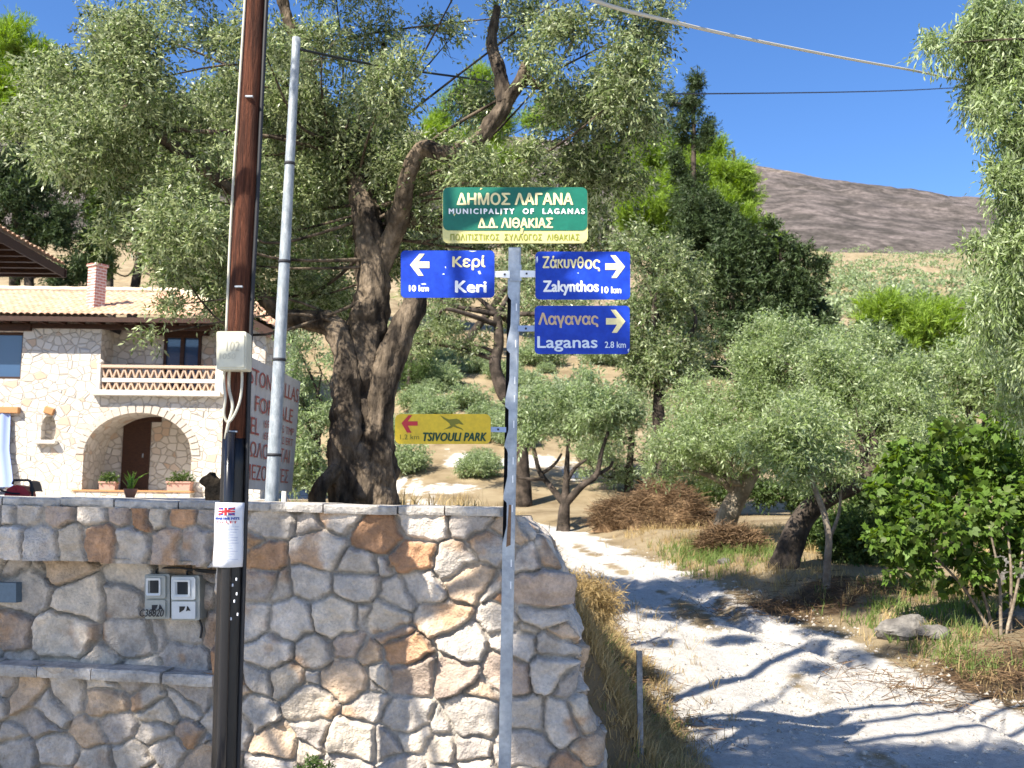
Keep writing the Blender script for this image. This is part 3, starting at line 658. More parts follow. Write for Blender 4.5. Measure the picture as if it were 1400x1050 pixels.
ln.build('small_print', mat('small_print_ink', (.42, .46, .58), .6), notice)

# ------------------------------------------------------------------ street signpost
SY = 6.5
def post_x(y): return np.interp(y, [335, 560, 740, 1050, 1160], [704.5, 699.5, 696.0, 690.5, 688.5])
pbt = at(post_x(1130), 1130, SY); sign = empty('direction_signpost', (pbt[0], pbt[1], 0), 'tall grey slotted steel post carrying one green, three blue and one yellow sign', 'signpost')
pm = MB(); yy = list(np.linspace(338, 1150, 180)); L0, R0 = -9.0, 8.0
sl = [(405, 470), (478, 545), (556, 608), (612, 676), (684, 742)]
def leftedge(y):
    e = L0
    for a, b in sl:
        if a < y < b:
            t = (y - a) / (b - a); e = L0 + 5.0 * min(1, t * 16, (1 - t) * 2.6)
    return e
V_ = []; 
for y in yy:
    x = post_x(y)
    V_ += [at(x + leftedge(y), y, SY - .04), at(x + R0 - 2, y, SY - .04), at(x + R0, y, SY - .033), at(x + R0, y, SY + .04)]
Fc = []
for i in range(len(yy) - 1):
    for k in range(3): Fc.append((4 * i + k, 4 * (i + 1) + k, 4 * (i + 1) + k + 1, 4 * i + k + 1))
pm.add(V_, Fc); pm.build('post', M['galv'], sign)
# side wall and closed rear of the channel, its inner shade put into the colour
pk = MB(); V_ = []
for y in yy[::6] + [yy[-1]]:
    x = post_x(y); V_ += [at(x + L0, y, SY - .038), at(x + L0, y, SY + .04), at(x + R0 - .3, y, SY + .038)]
n = len(V_) // 3
pk.add(V_, [(3 * i + k, 3 * (i + 1) + k, 3 * (i + 1) + k + 1, 3 * i + k + 1) for i in range(n - 1) for k in range(2)])
x = post_x(338); pk.add([at(x + L0, 338, SY - .04), at(x + R0, 338, SY - .04), at(x + R0, 338, SY + .04), at(x + L0, 338, SY + .04)], [(0, 1, 2, 3)])
pk.build('channel_rear', M['galv_dark'], sign)
for y in (420, 470, 520, 545, 580, 630, 655, 695, 770, 800):
    x = post_x(y) + 3.4; MB().prism([at(a, b, SY - .0415) for a, b in ((x - .7, y - 5), (x + .7, y - 5), (x + .7, y + 5), (x - .7, y + 5))], (0, .001, 0)).build('slot', M['bracket_white'], sign)
rs = MB(); rs.pxprism([(post_x(700) - 1, 690), (post_x(700) + 2.4, 690), (post_x(740) + 2, 745), (post_x(740) - 4, 748)], SY - .0412, .0008); rs.build('rust_patch', mat('rust', (.20, .12, .07), .8, 0, .2, .3, 20), sign)

PLY = SY - .06
def plate(poly, matl, label, Y=PLY, th=.004):
    o = MB().pxprism(poly, Y, th).build('sign_plate', matl, sign); o['label'] = label
    return o
def words(s, box, m, par, shear=0, bold=.6, space=1.0, Y=PLY):
    return part('lettering', text_mesh(s, box, Y - .0025, shear, bold, space, mapper=lambda a, b: at(a, b, Y - .0025)), m, par)
def arrow(tip, y0, y1, tail, yc, sh, m, par, d):
    """chevron arrow; d = -1 points left"""
    hw = (y1 - y0) / 2; x0 = tip; k = -d
    P = [(x0, yc), (x0 + k * 13, y0), (x0 + k * 20, y0), (x0 + k * 11.5, yc - sh), (tail, yc - sh), (tail, yc + sh), (x0 + k * 11.5, yc + sh), (x0 + k * 18.5, y1), (x0 + k * 11.5, y1)]
    return MB().pxprism(P, PLY - .003, .0022).build('arrow', m, par)
gp = plate(rrect(605, 803.5, 257, 332.5, 8), M['cream_sign'], 'cream backing board with a strip of olive green lettering', PLY)
gg = MB().pxprism(rrect(605.5, 803, 256, 315, 8), PLY - .004, .004).build('green_panel', M['green_sign'], gp)
YG = PLY - .005
words('ΔΗΜΟΣ ΛΑΓΑΝΑ', (625, 783, 264, 280), M['ink_cream'], gp, 0, .7, 1, YG)
words('MUNICIPALITY  OF  LAGANAS', (614, 799, 285.3, 292.4), M['ink_white'], gp, 0, .5, 1.4, YG)
words('Δ.Δ. ΛΙΘΑKΙΑΣ', (654, 755.5, 298, 311.5), M['ink_cream'], gp, 0, .6, 1, YG)
words('ΠΟΛΙΤΙΣΤΙKΟΣ  ΣΥΛΛΟΓΟΣ  ΛΙΘΑKΙΑΣ', (616, 792, 320, 328.6), M['ink_olive'], gp, 0, .35, 1.1)
for a in ([(684, 287), (687, 285), (686.5, 291), (684.5, 295)], [(712, 312), (716, 312), (714, 320), (711, 319)], [(657, 257), (660, 257.5), (656, 260)], [(620, 293), (623, 292), (621, 296)]): MB().pxprism(a, YG - .001, .0008).build('chip', M['cream_sign'], gp)
k1 = plate(rrect(548, 676, 342.5, 407, 6), M['blue_sign'], 'blue sign with an arrow to Keri, 10 km')
arrow(560.5, 347, 377, 587, 362, 4.4, M['ink_cream'], k1, -1)
words('Kερί', (619, 663, 349.5, 369), M['ink_cream'], k1); words('Keri', (623, 664.5, 384.2, 399.8), M['ink_white'], k1, 0, .9); words('10 km', (559.5, 586, 390, 398.3), M['ink_white'], k1, 0, .45)
z1_ = plate(rrect(732, 861.5, 344, 409.5, 6), M['blue_sign'], 'blue sign with an arrow to Zakynthos, 10 km')
arrow(854.5, 349, 380, 827.5, 364.5, 4.4, M['ink_cream'], z1_, 1)
words('Ζάκυν', (742.5, 788, 350.2, 366.5), M['ink_cream'], z1_); words('Θ', (789.6, 797.6, 350.8, 366.8), M['ink_cream'], z1_, 0, .4); words('ος', (800, 820, 355, 370.5), M['ink_cream'], z1_); words('Zakynthos', (743, 818, 384, 403.5), M['ink_white'], z1_, 0, .8); words('10 km', (822.5, 849, 392, 400.8), M['ink_white'], z1_, 0, .45)
l1_ = plate(rrect(731, 861, 418, 484, 6), M['blue_sign'], 'blue sign with shade-toned lettering and an arrow to Laganas, 2.8 km')
arrow(855, 423.5, 455, 828.5, 439.3, 4.4, M['ink_cream'], l1_, 1)
words('Λαγανας', (736.5, 817.5, 428, 448), M['ink_dim'], l1_, 0, .75); words('Laganas', (735, 816.5, 460, 480.5), M['ink_pale'], l1_, 0, .5); words('2.8 km', (827, 855.5, 467, 475.6), M['ink_pale'], l1_, 0, .2)  # shade over this sign put into dimmer, bluer lettering colours
for par, a in ((k1, [(653, 371), (656, 370), (658, 374.5), (655, 375)]), (k1, [(604, 375), (607, 373.5), (608, 375.5)]), (k1, [(608, 365), (609.5, 364), (610, 367.5)]), (k1, [(575, 388), (581, 387), (583, 389), (578, 389.5)]), (k1, [(640, 343), (652, 343), (646, 344.5)]), (z1_, [(789, 373), (791, 372.5), (791, 374.5)]), (z1_, [(733, 352), (735, 350), (735.5, 356), (734, 360)]), (z1_, [(836, 377), (840, 378), (838, 380)]), (l1_, [(858, 478), (860.5, 476), (859, 482)])):
    MB().pxprism(a, PLY - .002, .0015).build('paint_chip', M['ink_pale'], par)
y1_ = plate(rrect(540, 671, 566, 607, 8), M['yellow_sign'], 'yellow sign with a red arrow to a park, 1.2 km')
MB().pxprism([(549, 578.5), (558.5, 567.7), (563.5, 567.7), (557.5, 576), (571, 576), (571, 582), (557.5, 582), (562.5, 591.5), (556.5, 591.5)], PLY - .003, .0022).build('arrow', M['ink_red'], y1_)
words('TSIVOULI PARK', (578.6, 665, 591.6, 603), M['ink_green'], y1_, .25, .6, 1.05); words('1.2 km', (547, 573, 594, 600.8), M['ink_faint'], y1_, 0, 0)
MB().pxprism([(602, 568), (609, 571.5), (614, 573.6), (619, 573), (624, 572.4), (628, 574), (631, 577.6), (634, 580.4), (631, 580.6), (627.5, 579), (625, 580), (622, 580.6), (625, 583), (631, 585.4), (634, 589), (630, 586.6), (624, 585), (620, 583.2), (616, 585.6), (609, 586.6), (606, 588), (612, 584.4), (616, 582), (614.5, 579), (611, 576), (606, 572.6)], PLY - .003, .0022).build('animal_emblem', M['ink_faint'], y1_)
bb_ = mat('blue_bracket', (.30, .38, .55), .45, .2)
for poly, mm in (([(676, 371), (697, 370), (697, 380), (676, 378.5)], M['bracket_white']), ([(711, 369.6), (733, 370), (733, 379), (711, 379)], M['bracket_white']), ([(708, 445), (732, 445), (732, 453), (708, 453)], bb_), ([(670, 583.5), (692, 584), (692, 591), (670, 590.5)], bb_)):
    MB().pxprism(poly, SY - .052, .01).build('bracket', mm, sign)
for a, b in ((719, 449), (681, 587), (690, 375), (720, 374)): MB().pxprism([(a - 1.2, b - 1.2), (a + 1.2, b - 1.2), (a + 1.2, b + 1.2), (a - 1.2, b + 1.2)], SY - .058, .012).build('bolt', M['galv_dark'], sign)
cp = MB(); cp.pxprism([(697, 362), (713, 362), (713, 384), (697, 384)], SY - .047, .004); cp.build('clamp', M['galv'], sign)

# ------------------------------------------------------------------ grey metal pole with wire, behind the wall
MYp = 8.0
mbase = at(370, 690, MYp); mp_ = empty('metal_pole', (mbase[0], mbase[1], gz(mbase[0], mbase[1])), 'slim pale grey metal pole with dark bands, standing behind the wall', 'pole')
pts = [at(np.interp(y, [40, 60, 685, 740], [406, 405, 371.5, 369]), y, MYp) for y in np.linspace(52, 740, 24)]
MB().tube(pts, [np.interp(i, [0, 23], [.035, .058]) for i in range(24)], 16).build('shaft', M['galv_pole'], mp_, True)
for y in (222, 490, 620, 356):
    c = at(np.interp(y, [60, 685], [405, 371.5]), y, MYp); c2 = at(np.interp(y + 4, [60, 685], [405, 371.5]), y + 4, MYp); r = np.interp(y, [52, 740], [.035, .058]) + .004; MB().tube([c, c2], r, 16).build('band', M['galv_dark'], mp_, True)
def wire(name, P, r, m, label):
    b = MB(); b.tube(spline(P, 10), r, 8); return tag(b.build(name, m, None, True), label, 'wire')
wire('overhead_wire', [at(412, 68, 8.0), at(520, 90, 9.4), at(640, 107, 11), at(770, 124, 13), at(990, 128, 17.0), at(1270, 122, 24), at(1420, 108, 30), at(1700, 70, 42)], .012, M['cable_black'], 'thin dark wire running level from the metal pole past the olive crown')
wire('overhead_wire', [at(560, -120, 2.6), at(800, -4, 4.2), at(920, 30, 5.2), at(1060, 61, 6.6), at(1230, 93, 8.6), at(1400, 120, 11.5), at(1700, 150, 20)], .0105, M['cable_grey'], 'pale thick wire slanting down across the open sky')

# ------------------------------------------------------------------ hand painted board for the villas
bd_o = empty('advert_board', at(366, 690, 9.4), 'white board with red hand painted letters, seen obliquely behind the metal pole', 'board')
YL_, YR_ = 8.35, 10.5
BTL, BBL, BTR, BBR = at(337, 485, YL_), at(331, 668, YL_), at(411, 522, YR_), at(399, 672, YR_)
def bmap(u, v, lift=.0):
    top = BTL + (BTR - BTL) * u; bot = BBL + (BBR - BBL) * u; p = top + (bot - top) * v; nrm = np.cross(BTR - BTL, BBL - BTL); nrm /= np.linalg.norm(nrm)
    if nrm[0] < 0: nrm = -nrm
    return p + nrm * lift
m_ = MB(); m_.add([bmap(u, v, l) for l in (0, -.025) for u, v in ((0, 0), (1, 0), (1, 1), (0, 1))], [(0, 1, 2, 3), (7, 6, 5, 4), (0, 4, 5, 1), (1, 5, 6, 2), (2, 6, 7, 3), (3, 7, 4, 0)]); m_.build('panel', M['board'], bd_o)
for s, u0, u1, v0, v1 in (('STONE VILLAS', .06, .97, .075, .20), ('FOR SALE', .16, .88, .275, .40), ('TEL', .0, .24, .45, .58), ('69 77 045 TMP', .33, .93, .44, .505), ('69 41 062 ERT', .33, .93, .535, .60), ('ΠΩΛΟΥΝΤΑΙ', .0, .88, .635, .755), ('ΜΕΖΟΝΕΤΕΣ', .02, .88, .81, .93)):
    part('lettering', text_mesh(s, (0, 1, 0, 1), 0, 0, 0, mapper=lambda a, b: bmap(u0 + (u1 - u0) * a, v0 + (v1 - v0) * b, .004)), M['ink_redpaint'], bd_o)
for u in (.1, .93):
    a = bmap(u, .9, -.05); MB().tube([a, (a[0], a[1], gz(a[0], a[1]) - .1)], .03, 8).build('leg', M['white_marker'], bd_o)

# ------------------------------------------------------------------ dark wood stump and far-side bits on the wall
dk = MB(); dk.prism([at(a, b, 7.45) for a, b in ((280, 686), (279, 672), (280, 666), (274, 662), (271, 658), (275, 653), (282, 649), (287, 644.5), (289, 650), (293, 653.5), (299, 655), (303, 652), (308, 648), (309, 686))], (0, .14, 0))
dko = dk.build('wood_stump', M['dark_wood']); tag(dko, 'small dark gnarled stump with a pointed tip, behind the wall top by the pole', 'stump')
mdv = dko.modifiers.new('round', 'BEVEL'); mdv.width = .010; mdv.segments = 3; mdv.limit_method = 'ANGLE'

# ------------------------------------------------------------------ villa
VY = 32.0
def vx(px, Y=VY): return float(at(px, 560, Y)[0])
def vz(py, Y=VY): return float(at(180, py, Y)[2])
VZ0 = vz(690); VZT = vz(430)
villa = empty('stone_villa', (vx(130), VY, VZ0), 'two storey pale stone villa with clay roof, arched porch and lattice balcony', 'villa')
ax0, ax1, asp, atop, abase = vx(118), vx(265), vz(622), vz(564), vz(670)
lx0, lx1, lz0 = vx(133), vx(297), vz(538)
nx0, nx1, nzt, nzb = vx(58), vx(78), vz(569), vz(604)
wx1, wz0, wz1 = vx(25), vz(520), vz(455); dx1, dz1 = vx(15), vz(568)
XR_, XLV = vx(306), vx(-190)
def arch_z(x, x0, x1, zs, zt): 
    t = (2 * x - x0 - x1) / (x1 - x0); return zs + (zt - zs) * math.sqrt(max(0, 1 - t * t))
xs = sorted(set([XLV, vx(-60), dx1, wx1, lx0, lx1, XR_, nx0, nx1] + list(np.linspace(ax0, ax1, 33)) + list(np.linspace(nx0, nx1, 9))))
fw = MB()
for a, b in zip(xs[:-1], xs[1:]):
    m = (a + b) / 2; holes = []
    if ax0 < m < ax1: holes.append((VZ0 - 1, VZ0 - 1, arch_z(a, ax0, ax1, asp, atop), arch_z(b, ax0, ax1, asp, atop)))
    if nx0 < m < nx1: holes.append((nzb, nzb, arch_z(a, nx0, nx1, nzt - .35, nzt), arch_z(b, nx0, nx1, nzt - .35, nzt)))
    if m < dx1: holes.append((VZ0 - 1, VZ0 - 1, dz1, dz1))
    if m < wx1 and m > vx(-60): holes.append((wz0, wz0, wz1, wz1))
    if lx0 < m < lx1: holes.append((lz0, lz0, VZT, VZT))
    holes.sort(); za = zb = VZ0 - .6
    for h in holes + [(VZT, VZT, VZT, VZT)]:
        if h[0] > za + 1e-4 or h[1] > zb + 1e-4: fw.add([(a, VY, za), (b, VY, zb), (b, VY, h[1]), (a, VY, h[0])], [(0, 1, 2, 3)])
        za, zb = h[2], h[3]
fw.add([(XR_, VY, VZ0 - .6), (XR_, VY + 8.5, VZ0 - .6), (XR_, VY + 8.5, VZT), (XR_, VY, VZT)], [(0, 1, 2, 3)])
# loggia
ld = 1.0
fw.add([(lx0, VY, lz0), (lx0, VY + ld, lz0), (lx0, VY + ld, VZT), (lx0, VY, VZT)], [(0, 1, 2, 3)]); fw.add([(lx1, VY, lz0), (lx1, VY + ld, lz0), (lx1, VY + ld, VZT), (lx1, VY, VZT)], [(0, 1, 2, 3)])
fw.add([(lx0, VY + ld, lz0), (lx1, VY + ld, lz0), (lx1, VY + ld, VZT), (lx0, VY + ld, VZT)], [(0, 1, 2, 3)]); fw.add([(lx0, VY, lz0), (lx1, VY, lz0), (lx1, VY + ld, lz0), (lx0, VY + ld, lz0)], [(0, 1, 2, 3)])
# porch: arch soffit, back wall
pd = 1.7; xa = list(np.linspace(ax0, ax1, 33)); pr_ = [(ax0, VZ0 - .6)] + [(x, arch_z(x, ax0, ax1, asp, atop)) for x in xa] + [(ax1, VZ0 - .6)]
for (a, za), (b, zb) in zip(pr_[:-1], pr_[1:]): fw.add([(a, VY, za), (b, VY, zb), (b, VY + pd, zb), (a, VY + pd, za)], [(0, 1, 2, 3)])
fw.add([(ax0 - .02, VY + pd, VZ0 - .6), (ax1 + .02, VY + pd, VZ0 - .6), (ax1 + .02, VY + pd, atop + .1), (ax0 - .02, VY + pd, atop + .1)], [(0, 1, 2, 3)])
# niche and window reveals
xa = list(np.linspace(nx0, nx1, 9)); pr_ = [(nx0, nzb)] + [(x, arch_z(x, nx0, nx1, nzt - .35, nzt)) for x in xa] + [(nx1, nzb), (nx0, nzb)]
for (a, za), (b, zb) in zip(pr_[:-1], pr_[1:]): fw.add([(a, VY, za), (b, VY, zb), (b, VY + .3, zb), (a, VY + .3, za)], [(0, 1, 2, 3)])
fw.add([(nx0, VY + .3, nzb), (nx1, VY + .3, nzb), (nx1, VY + .3, nzt), (nx0, VY + .3, nzt)], [(0, 1, 2, 3)])
for x1, z0, z1 in ((wx1, wz0, wz1), (dx1, VZ0 - .6, dz1)): 
    fw.add([(x1, VY, z0), (x1, VY + .35, z0), (x1, VY + .35, z1), (x1, VY, z1)], [(0, 1, 2, 3)]); fw.add([(x1 - 2, VY, z1), (x1, VY, z1), (x1, VY + .35, z1), (x1 - 2, VY + .35, z1)], [(0, 1, 2, 3)])
fw.build('wall', M['villa_stone'], villa)
MB().box(((ax0 + ax1) / 2, VY - .10, vz(671.5) - .3), (ax1 - ax0 + .25, .5, .6), None, .02).build('porch_step', M['villa_stone'], villa); MB().box(((ax0 + ax1) / 2, VY - .11, vz(671.5)), (ax1 - ax0 + .3, .56, .06), None, .01).build('step_edging', M['orange_stone'], villa)
MB().box((vx(68), VY - .02, vz(563)), (.34, .12, .24), Matrix.Rotation(.3, 3, 'Y'), .03).build('niche_keystone', M['orange_stone'], villa)
MB().box((vx(67), VY - .06, vz(606)), (.72, .3, .12), None, .02).build('niche_sill', M['plaster'], villa)
ar = MB()   # voussoirs round the arch
for k in range(23):
    a0 = math.pi * k / 23 + .012; a1 = math.pi * (k + 1) / 23 - .012; c = (ax0 + ax1) / 2; ra = (ax1 - ax0) / 2; rb = atop - asp
    P_ = [(c - math.cos(a) * (ra + d), VY - .03, asp + math.sin(a) * (rb + d)) for a, d in ((a0, .0), (a1, .0), (a1, .26), (a0, .26))]; ar.prism(P_, (0, .06, 0))
ar.build('arch_stones', mat('pale_arch_stone', (.52, .46, .38), .85, 0, .2, .15, 4), villa)
# doors and windows
dr = MB().box((vx(190, 33.7), VY + pd - .04, (vz(571) + VZ0) / 2), (vx(208, 33.7) - vx(171, 33.7), .08, vz(571) - VZ0)).build('door', M['beam'], villa)
MB().box((vx(200, 33.7), VY + pd - .10, vz(620)), (.04, .05, .14), None, .008).build('handle', M['galv'], dr)
MB().box((vx(192, 33.7), VY + pd - .05, vz(568)), (1.5, .1, .18), None, .01).build('door_lintel', M['beam'], villa)
def window(x0, x1, z0, z1, y, nm='window'):
    f = MB(); w = .09; xm = (x0 + x1) / 2; zc = (z0 + z1) / 2
    for x in (x0 + w / 2, x1 - w / 2): f.box((x, y, zc), (w, .09, z1 - z0))
    f.box((xm, y - .01, zc), (.13, .09, z1 - z0))
    for z in (z0 + w / 2, z1 - w / 2): f.box((xm, y + .002, z), (x1 - x0 - .002, .084, w))
    o = f.build(nm, M['beam'], villa); MB().box((xm, y + .03, zc), (x1 - x0 - .02, .012, z1 - z0 - .02)).build('pane', M['glass'], o); return o
window(vx(221, 33), vx(272, 33), lz0 + .02, vz(458, 33), VY + ld - .06)
MB().box((vx(246, 33), VY + ld - .06, vz(453, 33)), (1.75, .16, .26), None, .01).build('window_lintel', M['beam'], villa)
MB().box((vx(152, 33), VY + ld - .25, vz(452, 33)), (.45, .4, .16), Matrix.Rotation(.4, 3, 'Y'), .02).build('balcony_corner_block', M['galv_dark'], villa)  # dark tilted block high in the loggia corner
window(vx(-60), wx1 - .02, wz0, wz1, VY + .22)
MB().box((vx(-10), VY - .02, vz(450)), (2.2, .2, .22), None, .01).build('window_lintel', M['beam'], villa)
MB().box((vx(-12), VY - .03, vz(563)), (1.9, .3, .2), None, .01).build('opening_lintel', M['orange_stone'], villa)
cur = MB(); npl = 26; zz = np.linspace(0, 1, 9); V_ = []
for t in zz:
    xr_ = np.interp(t, [0, .5, .85, 1], [dx1 + .05, dx1 + .12, dx1 + .3, dx1 + .35]); 
    for k in range(npl): V_.append((vx(-70) + (xr_ - vx(-70)) * k / (npl - 1), VY - .12 - .05 * math.sin(k * 1.5) - .12 * t * (k / npl), vz(568) + (vz(668) - vz(568)) * t))
cur.add(V_, [(j * npl + k, j * npl + k + 1, (j + 1) * npl + k + 1, (j + 1) * npl + k) for j in range(8) for k in range(npl - 1)])
cu_o = cur.build('curtain', M['drape'], villa, True)
MB().box((vx(4), VY - .02, vz(615)), (.10, .12, 2.2)).build('shutter', mat('red_brown_shutter', (.25, .07, .03), .6), villa)
# balcony
by = VY - .06
MB().box(((lx0 + lx1) / 2, by, vz(502)), (lx1 - lx0, .24, .10), None, .015).build('balcony_rail', M['clay'], villa)
MB().box(((lx0 + lx1) / 2, by, vz(520.5)), (lx1 - lx0 - .02, .16, .13), None, .01).build('balcony_band', M['plaster'], villa)
MB().box(((lx0 + lx1) / 2, by - .04, vz(538)), (lx1 - lx0 + .3, .34, .17), None, .015).build('balcony_slab', M['plaster'], villa)
lat = MB()
for za, zb in ((vz(518.5), vz(504)), (vz(536), vz(523))):
    n = 16; w = (lx1 - lx0) / n
    for k in range(n):
        x0 = lx0 + k * w
        for p, q_ in (((x0, za), (x0 + w / 2, zb)), ((x0 + w / 2, zb), (x0 + w, za))):
            c = ((p[0] + q_[0]) / 2, by, (p[1] + q_[1]) / 2); dx, dz = q_[0] - p[0], q_[1] - p[1]
            lat.box(c, (.045, .14, math.hypot(dx, dz)), Matrix.Rotation(math.atan2(dx, dz), 3, 'Y'))
lat.build('balcony_lattice', M['clay'], villa)
for x in (lx0 + .06, lx1 + .1): MB().box((x, by - .02, vz(519)), (.3 if x > lx0 + .1 else .12, .24, vz(500) - vz(540)), None, .02).build('balcony_pier', M['plaster'], villa)
MB().lathe((vx(135), by - .02, vz(500)), [(.02, 0), (.11, .05), (.12, .11), (.05, .18)], 12).build('balcony_finial', M['plaster'], villa)
# tiled hip roof
def tile_roof(origin, ea, eb, W, Ls, clip, pitch=.215, course=.38):
    """corrugated clay tiles: ea runs along the eave, eb up the slope; clip(u, s) keeps a face"""
    us = np.arange(0, W, pitch / 8); ss = np.concatenate([np.array([k * course, k * course + course * .98]) for k in range(int(Ls / course) + 1)]); ss = ss[ss <= Ls + .01]
    UU, SS = np.meshgrid(us, ss); k = np.floor(UU / pitch); jit = _h(k, np.floor(SS / course + .001), 3)
    hh = .055 * np.abs(np.cos(math.pi * UU / pitch)) + .04 * (1 - (SS / course - np.floor(SS / course + .001))) + .012 * jit
    ea = np.array(ea, float); eb = np.array(eb, float); nr = np.cross(ea, eb); nr /= np.linalg.norm(nr)
    if nr[2] < 0: nr = -nr
    P = np.array(origin) + ea * UU[..., None] + eb * SS[..., None] + nr * hh[..., None]
    K = np.arange(UU.size).reshape(UU.shape); Q = np.stack([K[:-1, :-1], K[:-1, 1:], K[1:, 1:], K[1:, :-1]], -1)
    ok = clip((UU[:-1, :-1] + UU[1:, 1:]) / 2, (SS[:-1, :-1] + SS[1:, 1:]) / 2)
    return P.reshape(-1, 3), Q[ok]
EZ = vz(433, 31.3); EYY = VY - .7; RYY = VY + 4.1; RZZ = float(at(200, 401, RYY)[2]); XE = vx(331, 31.3); XRD = float(at(250, 401, RYY)[0]); XL0 = XLV - .5
sl_ = math.hypot(RYY - EYY, RZZ - EZ); up_ = np.array([0, RYY - EYY, RZZ - EZ]) / sl_
P1, Q1 = tile_roof((XL0, EYY, EZ), (1, 0, 0), up_, XE - XL0, sl_, lambda u, s: u < (XE - XL0) - (XE - XRD) * s / sl_)
sr = math.hypot(XE - XRD, RZZ - EZ); upr = np.array([-(XE - XRD), 0, RZZ - EZ]) / sr; Wd = 2 * (RYY - EYY)
P2, Q2 = tile_roof((XE, EYY, EZ), (0, 1, 0), upr, Wd, sr, lambda u, s: np.abs(u - Wd / 2) < (Wd / 2) * (1 - s / sr))
rf = part('roof', np_mesh('roof', np.concatenate([P1, P2]), np.concatenate([Q1, Q2 + len(P1)])), M['tile'], villa)
rc = MB(); rc.tube([(x, RYY, RZZ + .08 + .02 * (k % 2)) for k, x in enumerate(np.arange(XL0, XRD + .1, .38))], .13, 8)
rc.build('ridge_tiles', mat('pale_ridge_tile', (.62, .50, .36), .8, 0, .2, .2, 4), rf)
rc = MB(); rc.tube([(XRD + (XE - XRD) * t, RYY + (EYY - RYY) * t, RZZ + (EZ - RZZ) * t + .07) for t in np.linspace(0, 1, 16)], .13, 8); rc.build('hip_tiles', bpy.data.materials['pale_ridge_tile'], rf)
ch = MB(); cx_, cy_ = vx(122, 32.8), 32.8; R35 = Matrix.Rotation(math.radians(-32), 3, 'Z')
ch.box((cx_, cy_, (vz(366, 32.8) + EZ) / 2), (.42, .42, vz(366, 32.8) - EZ), R35); ch.box((cx_, cy_, vz(364, 32.8)), (.5, .5, .08), R35); ch.build('chimney', M['brick'], rf)
et = MB()
et.box(((XL0 + XE) / 2, EYY + .06, EZ - .09), (XE - XL0, .05, .16)); et.add([(XL0, EYY + .05, EZ - .03), (XE, EYY + .05, EZ - .03), (XE, VY + 1.0, EZ + .06), (XL0, VY + 1.0, EZ + .06)], [(0, 1, 2, 3)])
for k in range(int((XE - XL0) / .6)): et.box((XL0 + .3 + k * .6, VY - .25, EZ - .1), (.11, .8, .14))
et.box(((XL0 + XE) / 2, VY + .02, EZ - .22), (XE - XL0, .2, .16)); et.box((XE - .06, EYY + Wd / 2, EZ - .09), (.05, Wd, .16)); et.build('eave_timber', M['beam'], villa)
# lower wing beside the pole
wg = MB(); wx0, wx1_ = vx(330, 30), vx(361, 30); wt = float(at(350, 452, 30)[2])
wg.box(((wx0 + wx1_) / 2, 32.0, (wt + VZ0) / 2 - .3), (wx1_ - wx0, 4.2, wt - VZ0 + .6)); wg.build('wing_wall', M['villa_stone'], villa)
A_, B_ = at(326, 424, 29.4), at(373, 449, 29.4); eax = (B_ - A_) / np.linalg.norm(B_ - A_)
P3, Q3 = tile_roof(A_, eax, np.array([-.1, .94, .30]), float(np.linalg.norm(B_ - A_)), 3.6, lambda u, s: u > -1)
part('wing_roof', np_mesh('wing_roof', P3, Q3), M['tile'], villa)
MB().prism([A_ + (0, .04, -.04), B_ + (0, .04, -.04), B_ + (0, .04, -.34), A_ + (0, .04, -.34)], (-.3, 2.6, .7)).build('wing_eave', M['beam'], villa)

# second house at the frame edge: only its eave corner shows
sh = empty('side_house', (-15, 22, 2.0), 'house with brown timber eave and clay tiles, only a roof corner showing', 'house')
hz = 7.98; hx0, hx1 = -11.55, -11.9
def hpt(t): return np.array([hx0 + (hx1 - hx0) * t, 19.0 + 7.0 * t, hz])
ea = (hpt(1) - hpt(0)) / np.linalg.norm(hpt(1) - hpt(0)); LN = float(np.linalg.norm(hpt(1) - hpt(0)))
P4, Q4 = tile_roof(hpt(0), ea, np.array([-.93, 0, .37]), LN, 5.5, lambda u, s: (u < LN - s * .8) | (s < .01), .24)
part('roof', np_mesh('roof', P4, Q4), M['tile'], sh)
e2 = MB(); e2.prism([hpt(0) + (-.03, 0, -.03), hpt(1) + (-.03, 0, -.03), hpt(1) + (-.03, 0, -.26), hpt(0) + (-.03, 0, -.26)], (-.05, 0, 0)); e2.add([hpt(0) + (-.05, 0, -.05), hpt(1) + (-.05, 0, -.05), hpt(1) + (-1.9, 0, -.05), hpt(0) + (-1.9, 0, -.05)], [(0, 1, 2, 3)])
for k in range(11): p = hpt((k + .5) / 11); e2.box((p[0] - .85, p[1], p[2] - .15), (1.6, .13, .17))
e2.prism([hpt(1) + (0, 0, -.03), hpt(1) + (-5, 0, -.03), hpt(1) + (-5, 0, -.26), hpt(1) + (0, 0, -.26)], (0, .05, 0)); e2.build('eave_timber', M['beam'], sh)
MB().box((-16.3, 22.0, 4.9), (6.0, 6.6, 6.1)).build('wall', M['villa_stone'], sh)

